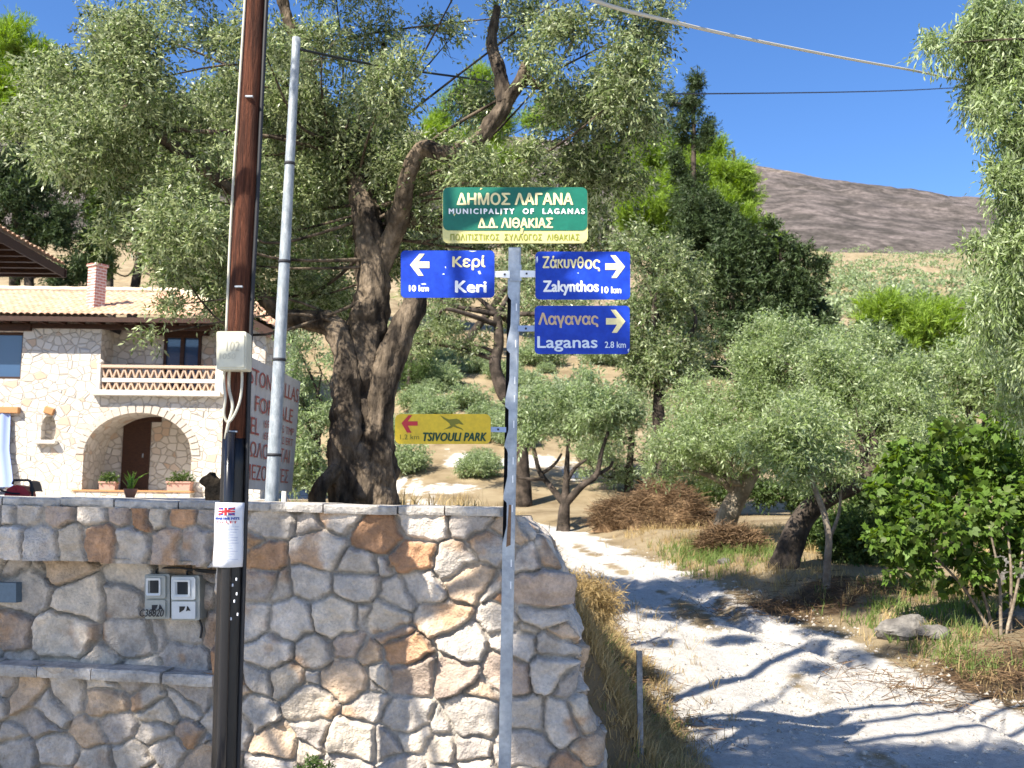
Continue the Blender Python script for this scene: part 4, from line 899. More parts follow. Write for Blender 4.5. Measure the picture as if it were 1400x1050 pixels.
# ------------------------------------------------------------------ leaves, trees
def unit(a): return a / (np.linalg.norm(a, axis=-1, keepdims=True) + 1e-9)
def leaves_on(P, D, nl, length, L, W, rg, spread=.9, droop=.15, up=.7):
    """nl leaves along each spray; returns vertices, faces, tones"""
    n = len(P); t = (np.arange(nl) + rg.random((n, nl))) / nl
    B = P[:, None] + D[:, None] * (t * length)[..., None]; B[..., 2] -= droop * length * t * t
    r = unit(rg.normal(size=(n, nl, 3))); d = unit(D[:, None] * (1.0 - .25 * rg.random((n, nl)))[..., None] + r * spread - np.array([0, 0, droop]))
    nn = unit(rg.normal(size=(n, nl, 3)) + np.array([0, 0, up])); w = unit(np.cross(nn, d))
    s = rg.uniform(.65, 1.25, (n, nl, 1)); l = L * s; wd = W * s * rg.uniform(.8, 1.2, (n, nl, 1))
    bend = -.12 * l * np.array([0, 0, 1.0])
    V = np.stack([B, B + d * l * .48 - w * wd * .5, B + d * l + bend, B + d * l * .48 + w * wd * .5], 2).reshape(-1, 3)
    Q = np.arange(len(V)).reshape(-1, 4)
    tone = (np.repeat(rg.random(n), nl) * .5 + rg.random(n * nl) * .5)
    return V, Q, tone
def f3(P, f, s): return fbm(P[:, 0] * f + P[:, 2] * f * .83 + s, P[:, 1] * f - P[:, 2] * f * .71, 3, int(s) % 40) + fbm(P[:, 0] * f * .9 - s, P[:, 2] * f * 1.1, 2, 7 + int(s) % 30)
def blob_points(c, r, n, rg, gap, freq, seed, flat=.85, shell=2.4):
    c = np.array(c); r = np.array(r if hasattr(r, '__len__') else (r, r, r * flat)); d = unit(rg.normal(size=(n, 3)))
    rad = rg.random(n) ** (1 / shell); rad *= 1 + .35 * f3(c + d * r, .9 / max(r.max(), .3), seed + 5)
    P = c + d * r * rad[:, None]
    if gap is not None:
        k = f3(P, freq, seed) > gap; P = P[k]; d = d[k]
    return P, d
def crown_mesh(name, blobs, n, rg, nl=10, length=.35, L=.06, W=.014, gap=-.05, freq=1.2, out=.9, upb=.35, spread=.9, droop=.15, lup=.7, shell=2.4, sat=0):
    """blobs: (centre, radius) in metres; sat adds smaller clumps round each"""
    bl = []
    for c, r in blobs:
        bl.append((c, np.array(r) * (.86 if sat else 1)))
        for _ in range(sat): q = rg.uniform(.32, .6); bl.append((np.array(c) + unit(rg.normal(size=3) + np.array([0, -.2, .25])) * np.array(r) * rg.uniform(.6, 1.0), np.array(r) * q))
    blobs = bl
    area = np.array([float(np.mean(b[1])) ** 2 for b in blobs]); cnt = (n * area / area.sum() * 1.6).astype(int) + 2; VV = []; QQ = []; TT = []; o = 0
    for (c, r), k in zip(blobs, cnt):
        P, d = blob_points(c, r, k, rg, gap, freq, float(rg.integers(1, 90)), shell=shell)
        D = unit(d * out + unit(rg.normal(size=d.shape)) * .8 + np.array([0, 0, upb]))
        V, Q, T = leaves_on(P - D * length * .5, D, nl, length, L, W, rg, spread, droop, lup); VV.append(V); QQ.append(Q + o); TT.append(T); o += len(V)
    return np_mesh(name, np.concatenate(VV), np.concatenate(QQ), np.concatenate(TT))
def pxblob(px, py, rpx, Y, dY=0.0, deep=None):
    c = at(px, py, Y + dY); r = rpx * (Y + dY) / F; return (c, (r, deep or r, r))
def tree(name, label, base, trunk, blobs, n, leaf, bark, group=None, cat='tree', limbs=True, seed=1, rr=(.2, .08), knob=.10, thin=.03, twigs=5, extra=(), sides=12, flare=1.4, lt=.05, nf=3.0, sub=7, **kw):
    """trunk: path of 3-D points from the ground up; limbs run from it into the crown's clumps"""
    rg = np.random.default_rng(seed); t = empty(name, base, label, cat, group)
    b = MB()
    pts = spline(trunk, sub); rad = np.interp(np.linspace(0, 1, len(pts)), [0, .10, 1], [rr[0] * flare, rr[0], rr[1]])
    b.tube(pts, rad, sides, True, knob, nf, seed, ridge=knob * .5)
    for path, r0, r1 in extra:
        p = spline(path, sub); b.tube(p, np.linspace(r0, r1, len(p)), sides, True, knob, nf, seed + 2, ridge=knob * .5)
    allp = np.array(pts)
    if limbs:
        for c, r in blobs:
            c = np.array(c); up = allp[int(len(allp) * .45):]; d = np.linalg.norm(up - c, axis=1) + .5 * np.maximum(0, up[:, 2] - c[2]); s = up[np.argmin(d)]
            ln = np.linalg.norm(c - s)
            if ln < .15: continue
            mid = (s + c) / 2 + rg.normal(size=3) * ln * .17 + np.array([0, 0, -.05 * ln]); r0 = min(rr[1] * .75, lt + thin * ln * (.5 if lt < .02 else 1))
            b.tube(spline([s, mid, c], 6), np.linspace(r0, thin * .5, 13), 7, True, knob, 4, seed + 3)
            R = float(np.mean(r))
            for _ in range(twigs):
                e = c + unit(rg.normal(size=3) + np.array([0, 0, .3])) * R * rg.uniform(.6, .95); m2 = (c + e) / 2 + rg.normal(size=3) * R * .15
                b.tube([c, m2, e], [thin * .45, thin * .3, thin * .12], 5, False)
    b.build('trunk', bark, t, True)
    cm = crown_mesh('crown', blobs, n, rg, **kw); part('crown', cm, leaf, t)
    return t
OL = dict(nl=12, length=.34, L=.058, W=.0195, gap=-.07, freq=1.3, out=.7, upb=.2, droop=.15, sat=3)

# --- the big olive behind the wall
OY = 10.5
def o_(px, py, dy=0.0): return at(px, py, OY + dy)
ob = at(492, 700, OY); obz = gz(ob[0], ob[1])
BLO = [(226, 418, 20, -.6), (206, 458, 12, -.6), (70, 120, 62, .3), (120, 60, 60, .8), (110, 190, 75, -.4), (170, 260, 80, .2), (200, 110, 85, -.8), (260, 190, 80, .6), (240, 300, 70, -1.0), (175, 325, 38, .4), (235, 355, 38, -.5), (290, 60, 60, .3), (300, 250, 80, -.6), (310, 360, 70, .5), (370, 150, 90, 1.2), (400, 300, 85, 1.0), (350, 40, 60, -1.0), (440, 80, 70, -.3), (470, 190, 85, .8), (430, 400, 60, 1.4), (500, 40, 60, .6), (530, 120, 55, -.8), (540, 230, 70, .9), (600, 260, 65, .4), (520, 330, 50, 1.2), (610, 60, 45, .8), (690, 240, 70, -.3), (720, 20, 60, .5), (770, 80, 70, -.5), (800, 170, 80, .4), (860, 120, 60, -.9), (870, 40, 60, -.7), (780, 260, 60, .6), (840, 235, 45, .2), (650, 140, 38, .9), (905, 160, 30, .2), (450, -70, 90, .2), (250, -60, 80, .4), (650, -60, 80, -.4), (830, -50, 66, -.9), (160, 30, 45, .0), (600, 345, 40, 1.6), (690, 330, 40, 1.5)]
blobs = [pxblob(x, y, r * 1.08, OY, d * .9 - .45) for x, y, r, d in BLO]
ext = [([o_(520, 705, -.05), o_(514, 640, -.08), o_(516, 570, -.08), o_(534, 490, -.1), o_(566, 415, 0), o_(575, 350, .2)], .19, .11),
       ([o_(478, 700, -.1), o_(472, 640, -.15), o_(474, 560, -.15), o_(472, 485, -.1), o_(455, 445, .0), o_(420, 437, .1), o_(385, 430, .2), o_(340, 390, .2), o_(290, 350, .0)], .19, .045),
       ([o_(432, 705, -.35), o_(440, 665, -.4), o_(462, 640, -.3)], .09, .06),
       ([o_(515, 380, .1), o_(535, 330, .0), o_(548, 285, -.2), o_(560, 235, -.4), o_(578, 203, -.5), o_(610, 210, -.6), o_(648, 196, -.7), o_(678, 160, -.7), o_(692, 140, -.7)], .10, .075),
       ([o_(690, 142, -.7), o_(682, 95, -.6), o_(672, 60, -.5), o_(680, 10, -.4)], .085, .04), ([o_(692, 140, -.7), o_(712, 110, -.8), o_(718, 88, -.8)], .075, .05), ([o_(715, 105, -.8), o_(740, 120, -.8)], .05, .03),
       ([o_(530, 300, -.1), o_(560, 300, .0), o_(600, 305, .2), o_(680, 300, .3)], .09, .04),
       ([o_(500, 240, .2), o_(490, 190, .3), o_(515, 110, .2), o_(525, 60, .2)], .07, .03), ([o_(540, 250, .3), o_(500, 200, .2)], .09, .06),
       ([o_(330, 270, -.4), o_(250, 210, -.6), o_(185, 160, -.7), o_(160, 150, -.75)], .05, .07), ([o_(185, 160, -.7), o_(170, 130, -.7)], .045, .05),
       ([o_(440, 190, .3), o_(420, 90, .2), o_(395, 30, .1), o_(380, -20, .1)], .08, .06), ([o_(700, 330, 1.6), o_(740, 250, .6), o_(800, 205, .2), o_(840, 170, .2)], .05, .03)]
tree('olive_tree', 'huge old olive with a thick twisted trunk, standing behind the wall capping', (ob[0], ob[1], obz), [(ob[0] + .06, ob[1] + .15, obz - .3), o_(500, 650), o_(497, 560, .05), o_(500, 470, .05), o_(510, 390, .05), o_(505, 320, .1), o_(490, 250, .2), o_(450, 190, .3)],
     blobs, 21000, M['olive_leaf'], M['bark'], seed=11, rr=(.295, .09), knob=.26, extra=ext, thin=.010, twigs=7, sides=54, flare=1.12, lt=.012, nf=5.5, sub=26, **OL)

# --- trees over the track and on the slope
def gtree(px, py, lean_px, **k):
    pass
def place(px, py): return ground_at(px, py)
def grow(name, label, basepx, trunkpx, BL, n, leaf, bark, Y=None, group='olives beside the track', **kw):
    """base on the terrain under a pixel; trunk and clumps stand at that distance"""
    b = place(*basepx) if Y is None else at(*basepx, Y); Yb = b[1]; z = gz(b[0], Yb)
    tr = [np.array([b[0], Yb, z - .15])] + [at(x, y, Yb + (r[0] if r else 0)) for x, y, *r in trunkpx]
    bl = [pxblob(x, y, r, Yb, (d[0] if d else 0)) for x, y, r, *d in BL]
    return tree(name, label, (b[0], Yb, z), tr, bl, n, leaf, bark, group, **kw)
O2 = dict(sat=3, nl=12, length=.45, L=.080, W=.024, gap=-.09, freq=1.0, out=.8, upb=.3, droop=.15)
O3 = dict(sat=3, nl=12, length=.6, L=.125, W=.038, gap=-.06, freq=.7, out=.8, upb=.3, droop=.12)
grow('olive_tree', 'olive with a leaning grey trunk, above the dark scrub between track and slope', (986, 740), [(992, 715), (1005, 685), (1022, 655), (1040, 620, .3), (1050, 560, .4)],
     [(1050, 560, 70), (975, 590, 60), (1010, 520, 60, .8), (1090, 500, 65, -.4), (1040, 470, 45, .3), (930, 610, 45, -.5), (1130, 540, 55, .6), (1000, 630, 45, -.8), (955, 545, 45, .8), (1090, 600, 50, -.9), (900, 640, 25, -.2), (1075, 455, 35, .2), (1150, 480, 50, .8)], 6500, M['olive_pale'], M['bark_pale'], seed=21, rr=(.23, .12), **O2)
grow('olive_tree', 'olive with a dark trunk leaning hard over, by the slim pale trunk', (1068, 775), [(1085, 735), (1104, 700), (1135, 678, -.2), (1170, 662, -.3), (1195, 640, -.3)],
     [(1180, 600, 60), (1120, 620, 50, -.5), (1230, 580, 60, .3), (1170, 540, 55, .6), (1110, 570, 45, .2), (1240, 520, 45, .8), (1215, 640, 40, -.4), (1140, 505, 45, .8)], 4000, M['olive_pale'], M['bark_dark'], seed=22, rr=(.20, .11), **O2)
grow('olive_sapling', 'slim young olive with a thin pale forked trunk at the verge', (1129, 804), [(1131, 770), (1133, 735), (1126, 700), (1113, 665), (1105, 630)],
     [(1090, 620, 45), (1060, 640, 30, .3), (1120, 590, 42, .2), (1075, 575, 35, -.3), (1130, 640, 30, .2), (1045, 600, 25)], 900, M['olive_pale'], M['bark_pale'], seed=23, rr=(.055, .03), knob=.05, thin=.012, extra=[([at(1133, 738, 14.2), at(1146, 705, 14.2), at(1150, 670, 14.2)], .03, .015)], **O2)
pb_ = place(770, 726); py_ = pb_[1]
def p_(x, y, d=0): return at(x, y, py_ + d)
grow('pruned_olive', 'small pruned olive with bare spreading arms, at the bend of the track', (770, 726), [(771, 705), (773, 685), (774, 660), (776, 620), (779, 575)],
     [(722, 560, 34), (762, 562, 38, .4), (802, 560, 40, -.2), (842, 552, 38, .3), (782, 535, 42, .6), (728, 590, 20, -.3), (836, 588, 22), (857, 575, 24, .2), (708, 575, 20, .3), (780, 590, 18)], 1150, M['sage_leaf'], M['bark_dark'], seed=24, rr=(.16, .022), knob=.08, thin=.02, limbs=False,
     extra=[([p_(772, 690), p_(755, 668, .1), p_(738, 645, .2), p_(730, 615, .2), p_(722, 590, .2)], .09, .03), ([p_(745, 655, .1), p_(725, 655), p_(708, 652), p_(700, 640)], .05, .02), ([p_(774, 688), p_(795, 665, -.2), p_(815, 650, -.2), p_(822, 620, -.2), p_(832, 588, -.2)], .10, .035), ([p_(810, 652, -.2), p_(832, 640), p_(838, 630)], .05, .03), ([p_(774, 660), p_(786, 640), p_(802, 628)], .06, .03), ([p_(740, 648, .2), p_(758, 635), p_(768, 620)], .05, .025)], **O3)
grow('olive_tree', 'silvery olive partly hidden by the blue signs', (905, 680), [(905, 620), (900, 560), (905, 500)], [(900, 440, 55), (935, 400, 45), (880, 390, 45), (920, 350, 32), (895, 490, 55), (945, 460, 45, .5), (870, 520, 40), (930, 520, 40), (870, 340, 30), (845, 450, 45)], 2200, M['olive_leaf'], M['bark_dark'], Y=26, seed=25, rr=(.22, .12), **O3)
grow('olive_tree', 'olive with a crooked dark trunk, half hidden by the signpost', (715, 590), [(708, 570), (690, 540), (677, 500), (682, 470), (680, 430)], [(600, 440, 45), (650, 420, 45, .5), (720, 430, 45), (590, 400, 40, 1), (570, 470, 30), (640, 470, 28), (740, 400, 45, 1), (790, 420, 35), (620, 385, 45, 1), (700, 380, 45, 1)], 1700, M['olive_leaf'], M['bark_dark'], Y=30, seed=26, rr=(.25, .13), **O3)
for k, (bx_, by_, Yv, BL, nn_, lab) in enumerate([
    ((860, 690), 0, 32, [(790, 560, 50), (850, 540, 50), (880, 580, 50, -1), (820, 600, 50, -1), (900, 630, 35), (760, 530, 40, 1), (840, 640, 30), (870, 655, 26), (930, 645, 30), (800, 630, 24)], 1700, 'hazy sage green olive above the brush pile, behind the pruned tree'),
    ((1195, 640), 0, 25, [(1200, 500, 45), (1180, 540, 45), (1230, 530, 40), (1195, 470, 28), (1215, 580, 40)], 1300, 'silvery olive with upright sprays before the dark clump of pines'),
    ((1330, 680), 0, 22, [(1290, 560, 55), (1340, 520, 60), (1390, 560, 60), (1300, 500, 40), (1370, 470, 50), (1260, 600, 45), (1330, 610, 50, -1)], 2100, 'broad pale olive above the fig bush'),
    ((430, 690), 0, 24, [(420, 560, 50), (400, 620, 45), (440, 510, 45), (430, 650, 35), (385, 540, 40), (410, 480, 40)], 1500, 'soft green olive between the painted board and the thick trunk'),
    ((560, 560), 0, 48, [(570, 500, 30), (555, 540, 26), (590, 530, 24)], 700, 'round green bush on the dry slope beside the big trunk')]):
    grow('olive_tree' if k < 4 else 'shrub', lab, bx_, [(bx_[0], bx_[1] - 40), (bx_[0] + 4, bx_[1] - 90)], BL, nn_, M['sage_leaf'] if k in (0, 3) else (M['mid_leaf'] if k == 4 else M['olive_pale']), M['bark_dark'], Y=Yv, seed=40 + k, rr=(.16, .09), cat='tree' if k < 4 else 'shrub', **O3)

# tall olive at the frame edge
grow('olive_tree', 'tall olive hanging long pale sprays in front of the open sky', (1600, 800), [(1590, 640), (1560, 400), (1530, 150), (1500, 0)],
     [(1385, 40, 55, .2), (1335, 60, 42, .1), (1290, 60, 28, 0), (1340, 110, 30, .2), (1395, 110, 50), (1420, 180, 55), (1385, 190, 28, .3), (1365, 240, 22), (1400, 260, 42), (1420, 330, 55), (1375, 330, 22), (1395, 400, 45, .3), (1440, 60, 70), (1450, 250, 60, .4), (1470, 400, 70), (1420, 470, 50), (1370, 460, 35, .5), (1350, 15, 35), (1400, 520, 60, .6), (1360, 400, 40), (1330, 330, 18, .2), (1350, 150, 25)], 6000, M['olive_pale'], M['bark'], Y=8.6, seed=61, rr=(.3, .15), thin=.008, lt=.012, sat=4, nl=13, length=.34, L=.065, W=.0165, gap=-.03, freq=1.6, out=.6, upb=-.35, droop=.5)

# pines, cypress and dark evergreens on the slope
PN = dict(sat=5, shell=1.6, nl=18, length=.75, L=.30, W=.036, gap=-.12, freq=.55, out=.6, upb=.9, spread=.55, droop=-.05, lup=.2)
def pine(label, basepx, Y, BL, n, seed, leaf='pine_leaf', name='pine_tree', group='pines on the slope', **kw):
    top = min(b[1] for b in BL); mxp = sum(b[0] for b in BL) / len(BL)
    d = dict(PN); d.update(kw)
    return grow(name, label, basepx, [(basepx[0], (basepx[1] * 2 + top) / 3), (mxp, (basepx[1] + top * 2) / 3), (mxp, top)], BL, n, M[leaf], M['bark_dark'], Y=Y, group=group, seed=seed, rr=(.3, .08), twigs=3, **d)
pine('bright lime green pine above the green sign edge, beside the dark cypress', (890, 560), 60, [(885, 215, 36), (915, 200, 30, -1), (870, 250, 34), (900, 270, 40, -1), (930, 300, 40), (868, 220, 26), (940, 250, 34), (880, 310, 38), (905, 235, 36, 1), (865, 280, 30)], 5200, 71)
pine('bright lime pine just past the dark cypress, below the ridge', (1000, 560), 58, [(990, 232, 30), (1008, 255, 28), (985, 280, 34), (1012, 288, 24), (965, 240, 30), (1000, 315, 32), (1055, 320, 18), (1045, 345, 24), (975, 205, 20), (1000, 270, 30, 1)], 4600, 72)
pine('tall dark cypress rising above the lime pines', (945, 560), 52, [(948, 116, 15), (946, 145, 22), (950, 180, 28), (945, 220, 32), (950, 265, 38), (952, 315, 46), (945, 370, 50), (950, 430, 50), (960, 490, 45), (932, 170, 18), (918, 140, 12), (930, 420, 40), (978, 300, 28), (932, 345, 28), (985, 350, 36)], 4800, 73, 'dark_leaf', 'cypress_tree', 'dark evergreens on the slope', L=.24, W=.05, upb=.5, spread=.9)
pine('dark rounded evergreen below the burnt ridge, beside the cypress', (1060, 560), 50, [(1070, 345, 30), (1040, 390, 42), (1095, 385, 40), (1112, 430, 40), (1060, 440, 50), (1015, 430, 44), (1125, 470, 36), (1000, 370, 40), (1015, 325, 30), (1085, 480, 45), (1045, 330, 24), (1140, 500, 30)], 4200, 74, 'dark_leaf', 'evergreen_tree', 'dark evergreens on the slope', L=.26, W=.07, upb=.2, spread=1.0)
pine('low spreading lime pine before the dry hillside', (1250, 600), 44, [(1192, 435, 24), (1230, 442, 32), (1270, 438, 32), (1310, 448, 30), (1250, 480, 36), (1290, 485, 32), (1215, 475, 28), (1335, 425, 26), (1345, 460, 30), (1320, 480, 28)], 3610, 75)
pine('dark green clump under the low lime pine', (1200, 600), 41, [(1190, 470, 28), (1215, 500, 28), (1175, 490, 22), (1245, 515, 26)], 1100, 76, 'dark_leaf', 'evergreen_tree', 'dark evergreens on the slope', L=.24, W=.07, upb=.1, spread=1.0)
pine('yellow green pine high beside the villa roofs, above the dark evergreen', (20, 560), 44, [(15, 60, 36), (40, 80, 34), (10, 120, 40), (45, 130, 30), (70, 105, 22), (-30, 110, 50), (20, 170, 36)], 3230, 77)
pine('dark evergreen standing between the two house roofs', (40, 560), 42, [(20, 230, 40), (50, 260, 36), (10, 290, 45), (60, 300, 34), (30, 340, 42), (80, 330, 28), (90, 380, 30), (-30, 260, 50)], 2200, 78, 'dark_leaf', 'evergreen_tree', 'dark evergreens on the slope', L=.22, W=.06, upb=.4, spread=.9)
pine('lime pine seen through the gaps of the big olive crown', (700, 520), 62, [(650, 120, 30), (620, 150, 32), (680, 170, 32), (600, 190, 34), (740, 160, 28), (650, 210, 36), (700, 220, 34), (830, 220, 26)], 3230, 79)
pine('tall mid green evergreen far up behind the villa, under the sky', (150, 520), 66, [(120, 130, 45), (170, 150, 50), (220, 170, 50), (90, 190, 50), (150, 220, 55), (260, 210, 50), (60, 160, 40)], 2600, 83, 'mid_leaf', 'evergreen_tree', 'dark evergreens on the slope', L=.34, W=.10, upb=.3, spread=1.0)
pine('tall mid green evergreen far up behind the wooden utility pole', (330, 520), 68, [(290, 150, 48), (340, 170, 52), (390, 150, 50), (310, 220, 50), (370, 240, 52), (430, 190, 45), (270, 240, 45)], 2600, 84, 'olive_leaf', 'evergreen_tree', 'dark evergreens on the slope', L=.34, W=.10, upb=.3, spread=1.0)
pine('tall dull green evergreen far up behind the big olive fork', (520, 520), 66, [(470, 220, 48), (520, 190, 46), (560, 240, 48), (600, 230, 40), (500, 270, 48), (550, 300, 45), (640, 260, 36)], 2500, 85, 'mid_leaf', 'evergreen_tree', 'dark evergreens on the slope', L=.34, W=.10, upb=.3, spread=1.0)
pine('mid green evergreen above the villa chimney, behind the olive crown', (180, 560), 46, [(100, 240, 42), (130, 205, 42), (165, 240, 46), (80, 200, 34), (150, 290, 45), (200, 320, 45), (250, 350, 45), (130, 350, 38), (300, 330, 50), (220, 260, 45), (340, 370, 40), (260, 400, 30)], 3600, 80, 'mid_leaf', 'evergreen_tree', 'dark evergreens on the slope', L=.24, W=.07, upb=.3, spread=1.0)
pine('mid green evergreen behind the fork of the big olive', (400, 560), 48, [(380, 300, 48), (430, 340, 50), (480, 300, 48), (400, 400, 48), (460, 420, 45), (360, 440, 36), (520, 350, 42), (430, 240, 46), (340, 250, 42)], 2400, 81, 'mid_leaf', 'evergreen_tree', 'dark evergreens on the slope', L=.24, W=.07, upb=.3, spread=1.0)
pine('dull green evergreen behind the green municipal sign', (640, 560), 55, [(580, 330, 40), (630, 300, 42), (690, 310, 42), (750, 300, 42), (800, 330, 40), (640, 360, 36), (720, 360, 36), (560, 280, 36), (800, 280, 36), (840, 350, 30)], 2200, 82, 'olive_leaf', 'evergreen_tree', 'dark evergreens on the slope', L=.24, W=.07, upb=.3, spread=1.0)

# small bushes on the dry slope
rg_ = np.random.default_rng(5); proto = None
def bush_copy(src, loc, s, rot):
    r = src.copy(); COL.objects.link(r); r.location = loc; r.scale = (s, s, s * .9); r.rotation_euler = (0, 0, rot)
    for ch in src.children:
        c = ch.copy(); COL.objects.link(c); c.parent = r
    return r
bs = tree('shrub', 'grey green shrub on the dry slope', (0, 0, 0), [(0, 0, -.1), (0, .05, .4), (.05, 0, .8)], [((0, 0, .75), (.9, .9, .7)), ((.7, .3, .55), (.6, .6, .5)), ((-.6, -.2, .5), (.65, .65, .5)), ((.1, -.6, .5), (.6, .6, .5))], 520, M['sage_leaf'], M['bark_dark'], 'shrubs on the dry slope', 'shrub', seed=90, rr=(.06, .03), thin=.02, twigs=3, nl=10, length=.4, L=.13, W=.05, gap=-.1, freq=1.2)
_rs = np.random.default_rng(8)
spots = [(float(_rs.uniform(540, 880)), float(_rs.uniform(470, 655)), float(_rs.uniform(.6, 1.5))) for _ in range(16)] + [(600, 530, 1.5), (640, 560, 1.3), (620, 490, 1.3), (560, 600, 1.2), (590, 580, 1.4), (545, 470, 1.6), (655, 510, 1.2), (670, 585, 1.3), (735, 500, 1.7), (760, 480, 1.7), (830, 500, 1.7), (610, 455, 1.4), (640, 600, .9), (575, 560, 1.3), (700, 610, 1.1), (660, 640, .8), (850, 470, 1.6), (560, 520, 1.6), (720, 540, 1.4), (520, 600, 1.3)]
for k, (x, y, s) in enumerate(spots):
    p = ground_at(x, y); s *= .72; q = bs if k == 0 else bush_copy(bs, p, s, k * 1.3)
    if k == 0: q.location = p; q.scale = (s, s, s)
    q['label'] = 'grey green shrub on the dry slope behind the signpost'
# far scrub on the upper hillside (one mass)
pts = []
for _ in range(420):
    x = rg_.uniform(1040, 1420); y = rg_.uniform(322, 440); p = ground_at(x, y, 60, 317)
    if p[1] < 312: pts.append(p)
pts = np.array(pts); VV = []; QQ = []; TT = []; o = 0
for p in pts:
    r = rg_.uniform(.6, 1.7); n = 44; d = unit(rg_.normal(size=(n, 3))); P = p + d * np.array([r, r, r * .55]) + np.array([0, 0, r * .3])
    V, Q, T = leaves_on(P, unit(d + np.array([0, 0, .5])), 3, .3, .42, .24, rg_); VV.append(V); QQ.append(Q + o); TT.append(T); o += len(V)
tag(link('scrub', np_mesh('scrub', np.concatenate(VV), np.concatenate(QQ), np.concatenate(TT)), M['sage_leaf']), 'low green scrub dotted over the dry upper hillside', None, None, 'stuff')

# ------------------------------------------------------------------ fig, bushes, grass, brush
def fig_leaves(P, D, rg, L):
    """three broad lobes per leaf"""
    n = len(P); d0 = unit(D * .5 + unit(rg.normal(size=(n, 3))) * .7 - np.array([0, 0, .25])); nn = unit(rg.normal(size=(n, 3)) * .7 + np.array([-.3, -.4, .8])); w0 = unit(np.cross(nn, d0)); nn = np.cross(d0, w0)
    VV = []; tone = rg.random(n); s = rg.uniform(.4, 1.35, (n, 1)) * L
    for a, l, wd in ((0, 1.0, .50), (.6, .8, .42), (-.6, .8, .42)):
        d = d0 * math.cos(a) + w0 * math.sin(a); w = -d0 * math.sin(a) + w0 * math.cos(a)
        VV.append(np.stack([P, P + d * s * l * .55 - w * s * wd * .5, P + d * s * l - nn * s * .12, P + d * s * l * .55 + w * s * wd * .5], 1))
    V = np.stack(VV, 1).reshape(-1, 3); return V, np.arange(len(V)).reshape(-1, 4), np.repeat(tone, 3)
fgb = ground_at(1290, 862); fY = fgb[1]; fig = empty('fig_bush', (fgb[0], fY, gz(fgb[0], fY)), 'bright green fig bush with broad leaves on thin bare stems', 'bush')
FB = [(1245, 680, 38), (1290, 650, 40, .4), (1345, 640, 42, .5), (1238, 735, 30, -.2), (1290, 715, 40, -.4), (1350, 700, 45), (1405, 670, 50, .3), (1395, 750, 40), (1335, 770, 26, -.3), (1265, 770, 22, -.2), (1320, 608, 26, .5), (1440, 720, 60), (1222, 640, 20), (1385, 612, 34, .6), (1310, 760, 20), (1265, 620, 16), (1340, 800, 16), (1215, 690, 20), (1200, 735, 20), (1195, 670, 14), (1235, 615, 18), (1290, 590, 18), (1225, 775, 18), (1300, 800, 14), (1390, 810, 20), (1360, 585, 22), (1255, 800, 10)]
rf_ = np.random.default_rng(33); fst = MB()
VV = []; QQ = []; TT = []; o = 0
for x, y, r, *d in FB:
    c, R = pxblob(x, y, r, fY, d[0] if d else 0); P, dd = blob_points(c, R, int(r * r * .27), rf_, None, 1, 3, shell=2.0); V, Q, T = fig_leaves(P, dd, rf_, .10); VV.append(V); QQ.append(Q + o); TT.append(T); o += len(V)
for (xb, yb), (xt_, yt) in (((1278, 800), (1275, 690)), ((1360, 860), (1300, 720)), ((1368, 868), (1352, 720)), ((1372, 866), (1400, 730)), ((1360, 862), (1255, 740)), ((1380, 866), (1372, 690)), ((1276, 800), (1245, 700))):
    g = ground_at(xb, yb); e = at(xt_, yt, g[1]); m = (g + e) / 2 + np.array([.05, 0, .02]); MB().tube(spline([g - np.array([0, 0, .1]), m, e], 5), np.linspace(.022, .009, 11), 7, True, .05, 6).build('stem', M['bark_pale'], fig, True)
pass; part('foliage', np_mesh('foliage', np.concatenate(VV), np.concatenate(QQ), np.concatenate(TT)), M['fig_leaf'], fig)
for k, (x, y, YY, BL, lab) in enumerate([((1190, 770), 0, 0, [(1180, 735, 38), (1220, 730, 36), (1150, 745, 25), (1200, 765, 24), (1245, 760, 25)], 'shady green bush under the leaning olive'),
        ((1135, 752), 0, 0, [(1130, 735, 26), (1100, 740, 20), (1160, 725, 26), (1150, 745, 22)], 'loose dark bush between the leaning olive and the slim pale trunk'),
        ((1245, 700), 0, 17.5, [(1210, 690, 34), (1250, 670, 38), (1180, 695, 24), (1230, 715, 28)], 'dark leafy thicket behind the fig and the leaning olive'),
        ((1010, 690), 0, 27, [(960, 672, 22), (1000, 668, 24), (1050, 668, 26), (1090, 675, 24), (1130, 670, 28)], 'low green thicket beyond the trunks, across the clearing'),
        ((1330, 640), 0, 17, [(1310, 620, 50), (1370, 600, 55), (1410, 640, 55), (1280, 640, 35)], 'leafy green bush rising behind the fig')]):
    grow('bush', lab, x, [(x[0], x[1] - 10), (x[0] + 3, x[1] - 20)], BL, 1300, M['mid_leaf'], M['bark_dark'], Y=YY or None, group='bushes by the track', cat='bush', seed=95 + k, rr=(.05, .03), thin=.015, nl=9, length=.35, L=.10, W=.04, gap=-.1)

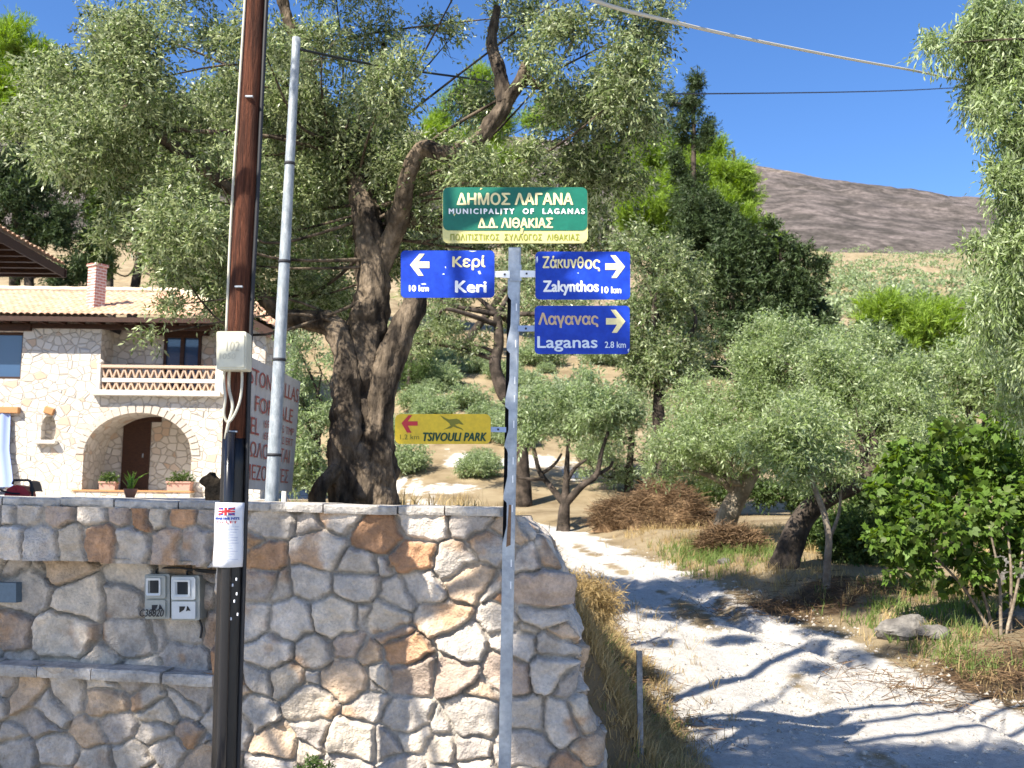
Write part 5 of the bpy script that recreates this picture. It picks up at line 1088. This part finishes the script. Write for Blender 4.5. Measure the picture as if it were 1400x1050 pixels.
def blades(P, rg, hmin, hmax, w, lean=.45, per=6):
    n = len(P); B = np.repeat(P, per, 0) + np.concatenate([rg.normal(0, .03, (n * per, 2)), np.zeros((n * per, 1))], 1)
    m = len(B); h = rg.uniform(hmin, hmax, (m, 1)) * np.repeat(rg.uniform(.6, 1.2, (n, 1)), per, 0); a = rg.uniform(0, 2 * math.pi, m); ln = rg.normal(0, lean, (m, 1)); d = np.stack([np.cos(a), np.sin(a), np.zeros(m)], 1); wv = np.stack([-np.sin(a + 1), np.cos(a + 1), np.zeros(m)], 1) * w * rg.uniform(.6, 1.3, (m, 1))
    up = np.array([0, 0, 1.0]); M1 = B + up * h * .55 + d * h * ln * .35; T = B + up * h * (1 - .3 * np.abs(ln)) + d * h * ln
    V = np.concatenate([np.stack([B - wv, B + wv, M1 + wv * .8, M1 - wv * .8], 1).reshape(-1, 3), np.stack([M1 - wv * .8, M1 + wv * .8, T + wv * .15, T - wv * .15], 1).reshape(-1, 3)])
    t = np.repeat(rg.random(n), per) * .6 + rg.random(m) * .4
    return V, np.arange(len(V)).reshape(-1, 4), np.concatenate([t, t])
def scatter(n, x0, x1, y0, y1, f, rg):
    x = rg.uniform(x0, x1, n); y = rg.uniform(y0, y1, n); k = rg.random(n) < f(x, y); x = x[k]; y = y[k]; return np.stack([x, y, ground_z(x, y) - .01], 1)
def xl_(y): return np.interp(y, EY, XL)
def xr_(y): return np.interp(y, EY, XR)
rgg = np.random.default_rng(77)
clump = lambda x, y, f, s: sstep(-.08, .16, fbm(x * f, y * f, 3, s))
bankd = lambda x, y: np.where(x < xl_(y) + .05 + .5 * fbm(x * 1.5, y * 1.5, 3, 9), .25 + .75 * clump(x, y, 1.6, 61), .02)
A1 = np.concatenate([scatter(6500, -.3, 2.0, 7.3, 13.5, bankd, rgg), scatter(2600, .25, 1.5, 7.2, 8.6, lambda x, y: np.where(x < xl_(y) - .1, .8, .15), rgg)])
verge = lambda x, y: np.where(x > xr_(y) + .15 + .8 * fbm(x * .9, y * .9, 3, 19), .12 + .88 * clump(x, y, 1.1, 63), .01)
A2 = scatter(9000, 1.5, 11, 9.3, 22, verge, rgg)
A3 = scatter(5000, -6, 4, 12, 34, lambda x, y: np.where((x < xl_(y) - .1) & (x > -1.5 - .1 * y), .5 * clump(x, y, .7, 65), 0.0), rgg)
parts_ = [blades(A1, rgg, .04, .18, .0035, .95, 8), blades(A2, rgg, .05, .24, .0045, .7, 6), blades(A3, rgg, .12, .4, .007, .5, 5)]
def merge(L):
    V = np.concatenate([a[0] for a in L]); o = 0; Q = []
    for a in L: Q.append(a[1] + o); o += len(a[0])
    return V, np.concatenate(Q), np.concatenate([a[2] for a in L])
tag(link('dry_grass', np_mesh('dry_grass', *merge(parts_)), M['straw']), 'dry straw coloured grass on the bank and verges', None, None, 'stuff')
G1 = scatter(1400, 2.6, 4.8, 15.2, 19.5, lambda x, y: np.exp(-((x - 3.6) / .8) ** 2 - ((y - 17.3) / 1.3) ** 2), rgg)
G2 = scatter(2600, -.2, 1.6, 7.35, 11.5, lambda x, y: np.where(x < xl_(y), .5 * clump(x, y, 1.9, 71), 0), rgg)
G3 = scatter(2500, 3.6, 8, 10, 14, lambda x, y: np.where(x > xr_(y) + .3, .7 * clump(x, y, 1.0, 73), 0), rgg)
tag(link('green_grass', np_mesh('green_grass', *merge([blades(G1, rgg, .08, .22, .006, .5, 7), blades(G2, rgg, .04, .13, .0045, .8, 7), blades(G3, rgg, .08, .24, .006, .6, 6)])), M['green_blade']), 'patches of short green grass and weeds on the verges', None, None, 'stuff')
# low litter of dead twigs on the verge
def twigs_at(P, rg, l, w, lift):
    n = len(P); d = unit(rg.normal(size=(n, 3)) * np.array([1, 1, .35])); wv = unit(np.cross(d, rg.normal(size=(n, 3)))) * w; ll = l * rg.uniform(.4, 1.3, (n, 1)); B = P + np.array([0, 0, 1.0]) * (rg.random((n, 1)) * lift)
    V = np.stack([B - d * ll * .5 - wv, B - d * ll * .5 + wv, B + d * ll * .5 + wv * .4, B + d * ll * .5 - wv * .4], 1).reshape(-1, 3); return V, np.arange(len(V)).reshape(-1, 4), rg.random(n)
L1 = scatter(9000, 3.0, 8.5, 8.9, 11.2, lambda x, y: np.exp(-((x - 5.0 - (y - 9.5) * .1) / 1.3) ** 2 - ((y - 10.0) / .6) ** 2), rgg)
L2 = scatter(6000, 2.2, 6, 12.2, 14.8, lambda x, y: np.exp(-((x - 4.0) / 1.1) ** 2 - ((y - 13.4) / .6) ** 2), rgg)
L3 = scatter(3500, .6, 2.0, 8.2, 13, lambda x, y: np.exp(-((x - xl_(y) + .1) / .3) ** 2), rgg)
tag(link('twig_litter', np_mesh('twig_litter', *merge([twigs_at(L1, rgg, .22, .004, .14), twigs_at(L2, rgg, .22, .004, .12), twigs_at(L3, rgg, .14, .0035, .10)])), M['twig']), 'brown litter of dead twigs along the verge', None, None, 'stuff')
# loose stones on the track
def pebbles(P, rg, r0, r1):
    n = len(P); r = r0 * (r1 / r0) ** (rg.random((n, 1)) ** 2.2); O = np.array([[1, 0, 0], [0, 1, 0], [-1, 0, 0], [0, -1, 0], [0, 0, 1.0], [0, 0, -1]]); a = rg.uniform(0, 6.28, n); c, sn = np.cos(a), np.sin(a)
    V = O[None] * rg.uniform(.6, 1.3, (n, 6, 1)) * np.array([1.2, .9, .7]); V = np.stack([V[..., 0] * c[:, None] - V[..., 1] * sn[:, None], V[..., 0] * sn[:, None] + V[..., 1] * c[:, None], V[..., 2]], -1) * r[:, None] + P[:, None] + np.array([0, 0, .01])
    T = np.array([[0, 1, 4], [1, 2, 4], [2, 3, 4], [3, 0, 4], [1, 0, 5], [2, 1, 5], [3, 2, 5], [0, 3, 5]]); Q = (np.arange(n)[:, None, None] * 6 + T).reshape(-1, 3)
    return np_mesh('gravel', V.reshape(-1, 3), Q, None, np.repeat(rg.uniform(.55, 1.05, (n, 1)) * np.array([[1, .96, .9]]), 6, 0))
GP = scatter(26000, .8, 6.5, 7.2, 19, lambda x, y: np.where((x > xl_(y) - .25) & (x < xr_(y) + .35), (.10 + .9 * clump(x, y, 1.3, 81)) * np.clip(9.5 / y, .2, 1) ** 2, 0), rgg)
tag(link('gravel', pebbles(GP, rgg, .006, .038), mat('loose_stone', (.44, .42, .38), .9, 0, .2, .2, 20, 0, 1, (.60, .57, .53), None, True)), 'loose pale stones lying on the track', None, None, 'stuff')
# heaps of cut brushwood
def heap(px, py, wpx, hpx, n, lab, seed):
    g = ground_at(px, py); rg = np.random.default_rng(seed); s = g[1] / F; R = np.array([wpx * s, wpx * s * .7, hpx * s * 1.1]); t = empty('brush_heap', g, lab, 'brush heap', 'heaps of cut brushwood')
    d = unit(rg.normal(size=(n, 3))); d[:, 2] = np.abs(d[:, 2]); P = np.array(g) + d * R * (rg.random((n, 1)) ** .4) * (1 + .5 * f3(d * 2, 1.3, seed))[:, None]
    V, Q, T = twigs_at(P, rg, .5, .0055, .1); part('twigs', np_mesh('twigs', V, Q, T), M['twig'], t)
    lat_ = []; nu_, nv_ = 28, 10
    core = MB(); V_ = []
    for j in range(nv_ + 1):
        for k in range(nu_):
            a = 2 * math.pi * k / nu_; e = math.pi / 2 * j / nv_; v = np.array([math.cos(a) * math.cos(e), math.sin(a) * math.cos(e), math.sin(e)]); f = .85 + .5 * float(f3(v[None] * 2, 1.3, seed)[0]); V_.append(np.array(g) + v * R * f - np.array([0, 0, .1]))
    core.add(V_, [(j * nu_ + k, j * nu_ + (k + 1) % nu_, (j + 1) * nu_ + (k + 1) % nu_, (j + 1) * nu_ + k) for j in range(nv_) for k in range(nu_)]); core.build('packed_core', M['heap'], t, True)
M['heap'] = mat('packed_brush', (.16, .10, .055), .95, 0, .1, .4, 4, 1.0, 25, (.30, .20, .11))
heap(905, 720, 72, 52, 7000, 'tall brown heap of cut brushwood beyond the bend of the track', 3); heap(842, 722, 36, 34, 3600, 'smaller dark heap of cut brushwood next to the pruned olive', 6); heap(1000, 752, 45, 26, 3400, 'flat dark heap of brushwood under the leaning grey trunk', 9)
# bush of dry stems at the wall end
grow('dry_bush', 'dry brown bush on the bank at the wall end', (800, 835), [(800, 825), (802, 815)], [(795, 812, 28), (825, 822, 22), (775, 825, 20, .3)], 700, M['straw'], M['bark_dark'], Y=9.6, group='bushes by the track', cat='bush', seed=99, rr=(.02, .012), thin=.008, nl=8, length=.22, L=.09, W=.006, gap=None)
grow('weed', 'small green weed at the foot of the wall', (432, 1075), [(432, 1070), (432, 1062)], [(425, 1052, 12), (445, 1056, 10), (412, 1060, 9)], 90, M['mid_leaf'], M['bark_pale'], Y=6.75, group=None, cat='weed', seed=98, rr=(.004, .003), thin=.004, nl=8, length=.08, L=.035, W=.012, gap=None)
# rocks
def rock(px, py, r, lab, seed, g='rocks by the track'):
    p = ground_at(px, py); rg = np.random.default_rng(seed); nu_, nv_ = 20, 12; V_ = []
    for j in range(nv_ + 1):
        for k in range(nu_):
            a = 2 * math.pi * k / nu_; e = -math.pi / 2 + math.pi * j / nv_; v = np.array([math.cos(a) * math.cos(e), math.sin(a) * math.cos(e), math.sin(e)])
            f = 1.0
            for q in range(9):
                nrm = unit(np.random.default_rng(seed * 10 + q).normal(size=3)); dd = float(v @ nrm)
                if dd > .1: f = min(f, np.random.default_rng(seed * 10 + q + 500).uniform(.6, .8) / dd)
            V_.append(np.array(p) + v * f * r * np.array([1.25, .9, .7]) * (1 + .3 * float(f3(v[None], 2.0, seed)[0])) + np.array([0, 0, r * .2]))
    b = MB(); b.add(V_, [(j * nu_ + k, j * nu_ + (k + 1) % nu_, (j + 1) * nu_ + (k + 1) % nu_, (j + 1) * nu_ + k) for j in range(nv_) for k in range(nu_)])
    return tag(b.build('rock', M['rock']), lab, 'rock', g)
rock(1235, 868, .28, 'pale angular rock on the verge above the dark twig litter', 1); rock(1275, 872, .17, 'lower pale rock touching the angular verge rock', 2); rock(990, 770, .10, 'small white stone on the dry verge by the flat brush heap', 3)
rock(1375, 800, .45, 'large pale boulder half hidden behind the fig stems', 4); rock(1075, 850, .10, 'grey stone at the edge of the rut in the track', 5); rock(1390, 850, .22, 'brownish stone under the fig stems', 6)
# metal stake
stp = ground_at(876, 1040); stk = MB(); z0 = gz(stp[0], stp[1]); tp = at(874, 890, stp[1])
stk.prism([(stp[0] - .018, stp[1], z0 - .15), (stp[0] + .022, stp[1], z0 - .15), (tp[0] + .022, stp[1], tp[2]), (tp[0] - .018, stp[1], tp[2])], (0, .012, 0)); stk.prism([(stp[0] - .018, stp[1] + .012, z0 - .15), (stp[0] - .006, stp[1] + .012, z0 - .15), (tp[0] - .006, stp[1] + .012, tp[2]), (tp[0] - .018, stp[1] + .012, tp[2])], (0, .03, 0))
tag(stk.build('metal_stake', mat('weathered_angle_iron', (.13, .14, .15), .6, .3, .4, .3, 9, .3, 60, (.24, .25, .26))), 'short grey angle iron stake standing in the grass beside the track', 'stake')

# ------------------------------------------------------------------ terrace bits
def planter(x0, x1, yt, yb, lab, Y, n):
    a, b = at(x0, yb, Y), at(x1, yt, Y); t = empty('planter', ((a[0] + b[0]) / 2, Y, a[2]), lab, 'planter', 'clay planters on the porch step'); w = b[0] - a[0]; h = b[2] - a[2]; cx = (a[0] + b[0]) / 2
    m = MB(); m.prism([(cx - w * .46, Y - .13, a[2]), (cx + w * .46, Y - .13, a[2]), (cx + w * .5, Y - .13, b[2]), (cx - w * .5, Y - .13, b[2])], (0, .3, 0)); m.box((cx, Y + .02, b[2] - .02), (w * 1.06, .36, .06), None, .01); m.build('pot', M['pot_pink'], t)
    rg = np.random.default_rng(n); part('plant', crown_mesh('plant', [((cx - w * .2, Y, b[2] + .1), (w * .3, .16, .17)), ((cx + w * .2, Y, b[2] + .12), (w * .32, .16, .2))], 70, rg, nl=8, length=.16, L=.08, W=.04, gap=None), M['mid_leaf'], t)
planter(137, 160, 659, 672, 'smaller pink clay planter with leafy plant, on the porch step by the arch side', 31.75, 3); planter(229, 262, 659, 673, 'wider pink clay planter with leafy plant, beyond the spiky pot', 31.75, 4)
pp = at(178, 680.5, 29.0); pz = pp[2]; pot = empty('flower_pot', pp, 'round terracotta pot with a spiky bright green plant, before the porch', 'pot')
MB().lathe(pp, [(.12, 0), (.19, .22), (.20, .26), (.18, .26)], 16).build('pot', M['terracotta'], pot, True)
rg = np.random.default_rng(8); P = np.repeat(np.array([[pp[0], pp[1], pz + .24]]), 60, 0); V, Q, T = blades(P, rg, .35, .55, .018, .45, 1); part('plant', np_mesh('plant', V, Q, T), M['spiky_leaf'], pot)
# red bodied machine with a dark handle frame, on the terrace near the villa corner
mY = 24.0; mc = empty('garden_machine', at(30, 684, mY), 'small red bodied machine with dark handle frame at the villa corner', 'machine')
def q_(x, y, d=0.0): return at(x, y, mY + d)
MB().prism([q_(x, y) for x, y in ((6, 676), (10, 668), (17, 664), (24, 663), (32, 665), (39, 672), (41, 684), (6, 684))], (0, .35, 0)).build('body', M['red_paint'], mc)
for d in (-.06, .42): MB().tube([q_(x, y, d) for x, y in ((17, 662), (19, 656.5), (39, 656.5), (42, 660), (44, 668), (45, 686))], .03, 8).build('handle_frame', M['dark_frame'], mc, True)
for x in (19, 41): MB().tube([q_(x, 657, -.06), q_(x, 657, .42)], .028, 8).build('crossbar', M['dark_frame'], mc, True)
MB().prism([q_(x, y, -.02) for x, y in ((40, 657), (44, 659), (48, 672), (41, 672))], (0, .4, 0)).build('hood', M['dark_frame'], mc)
MB().tube(spline([q_(x, y, -.1) for x, y in ((-14, 664), (4, 671), (14, 674), (27, 675))], 5), .025, 6).build('hose', M['dark_frame'], mc, True)
MB().prism([q_(x, y, -.015) for x, y in ((20, 666.5), (23, 668), (23, 671.5), (21, 670))], (0, .02, 0)).build('lever', M['ink_red'], mc)

# ------------------------------------------------------------------ what shades the scene from behind the viewer
SD = np.array(SUN_DIR)
clus = []
rs_ = np.random.default_rng(2024)
def shade_px(px, py, rad, t, ground=False):
    p = ground_at(px, py) if ground else wpt(*wuv(px, py)); clus.append((p + SD * t, rad))
for x in range(-40, 300, 42):
    for y in range(690, 1060, 44):
        xx = x + rs_.uniform(-14, 14); yy = y + rs_.uniform(-14, 14)
        lit = any((xx - a) ** 2 + (yy - b) ** 2 < r * r for a, b, r in ((62, 855, 34), (255, 835, 26), (150, 965, 40), (215, 1010, 34), (40, 1010, 24), (180, 735, 16)))
        if not lit and rs_.random() < .78: shade_px(xx, yy, rs_.uniform(.13, .22), rs_.uniform(8.5, 11))
for x in range(850, 1330, 44):
    for y in (838, 856, 874, 894, 912):
        if x < 845 + (y - 830) * .75 or x > 1130 + (y - 830) * 1.9: continue
        if rs_.random() < .22: shade_px(x + rs_.uniform(-18, 18), y + rs_.uniform(-6, 6), rs_.uniform(.12, .28), rs_.uniform(11, 13), True)
for x, y, r in ((330, 720, .2), (360, 760, .22), (400, 790, .25), (450, 800, .24), (500, 780, .2), (420, 850, .22), (480, 870, .24), (370, 870, .2), (350, 920, .14),  
                (735, 770, .12), (745, 860, .13), (770, 910, .13), (735, 940, .14), (725, 1000, .14), (765, 1020, .13)): shade_px(x, y, r, rs_.uniform(8.5, 10.5))
for x in range(880, 1480, 52):
    for y in (1038, 1054, 1078):
        if rs_.random() < .95: shade_px(x + rs_.uniform(-20, 20), y + rs_.uniform(-5, 5) + (6 if x < 1000 else 0), rs_.uniform(.28, .42), rs_.uniform(9.5, 11.5), True)
clus.append((at(735, 440, SY) + SD * 7.5, .13)); clus.append((at(770, 465, SY) + SD * 7.8, .14)); clus.append((at(805, 470, SY) + SD * 7.6, .13)); clus.append((at(765, 425, SY) + SD * 7.4, .10)); clus.append((at(750, 398, SY) + SD * 7.7, .09)); clus.append((at(840, 470, SY) + SD * 7.6, .09))
clus.append((at(620, 590, SY) + SD * 8, .16)); clus.append((at(580, 590, SY) + SD * 8.2, .14)); clus.append((at(650, 585, SY) + SD * 8.2, .13))
rgs = np.random.default_rng(404); VV = []; QQ = []; TT = []; o = 0
for c, r in clus:
    n = int(90 + 900 * r * r); P, d = blob_points(c, r, n, rgs, None, 1, 3, 1.0, 2.6); D = unit(d + rgs.normal(size=d.shape) * .8); V, Q, T = leaves_on(P - D * .06, D, 6, .14, .075, .026, rgs, up=.2); VV.append(V); QQ.append(Q + o); TT.append(T); o += len(V)
sb = (-7.6, -1.8); st = empty('shade_tree', (sb[0], sb[1], gz(*sb)), 'spreading tree behind the viewpoint that shades wall and track', 'tree')
tb = MB(); trunk_pts = spline([(sb[0], sb[1], -.2), (-7.4, -1.6, 2), (-6.6, -.9, 4.2), (-5.8, -.2, 5.8), (-5.0, .8, 7.0)], 6); tb.tube(trunk_pts, np.linspace(.42, .16, len(trunk_pts)), 14, True, .1, 2, 5)
hub = np.array(trunk_pts[-7]); cc = np.array([c for c, r in clus])
for k in range(16):
    e = cc[(k * 37) % len(cc)]; m = (hub + e) / 2 + np.array([0, 0, .5]); tb.tube(spline([hub, m, e], 6), np.linspace(.09, .015, 13), 7)
tb.build('trunk', M['bark'], st, True); part('crown', np_mesh('crown', np.concatenate(VV), np.concatenate(QQ), np.concatenate(TT)), M['olive_leaf'], st)
# street cables on poles beyond the frame, whose thin shadows cross the track
ends = []
for (x, y), lab in (((-13, 2.2), 'wooden pole carrying the street cables, down the road beyond the wall'), ((14.5, 8.53), 'wooden pole carrying the street cables, past the fig bush')):
    t = empty('utility_pole', (x, y, gz(x, y)), lab, 'pole', 'wooden utility poles'); MB().tube([(x, y, -.3), (x, y, 4), (x, y, 8.3)], [.10, .09, .07], 16).build('shaft', M['wood_pole'], t, True); MB().box((x, y, 5.3 if x < 0 else 6.75), (.1, 1.2, .1), None, .01).build('crossarm', M['wood_pole'], t); ends.append((x, y))
for k, (dy, dz, r) in enumerate(((.30, 0, .042), (-.05, .05, .036), (-.50, .1, .040))):
    a, b = ends; P_ = [(a[0] + (b[0] - a[0]) * t, a[1] + (b[1] - a[1]) * t + dy, dz + 5.3 + 1.45 * t - .15 * (1 - (2 * t - 1) ** 2)) for t in np.linspace(0, 1, 13)]
    tag(MB().tube(P_, r, 7).build('street_cable', M['cable_black'], None, True), ('lowest thick cable strung between the street poles', 'thin middle cable strung between the street poles', 'topmost cable strung between the street poles')[k], 'cable', 'street cables')
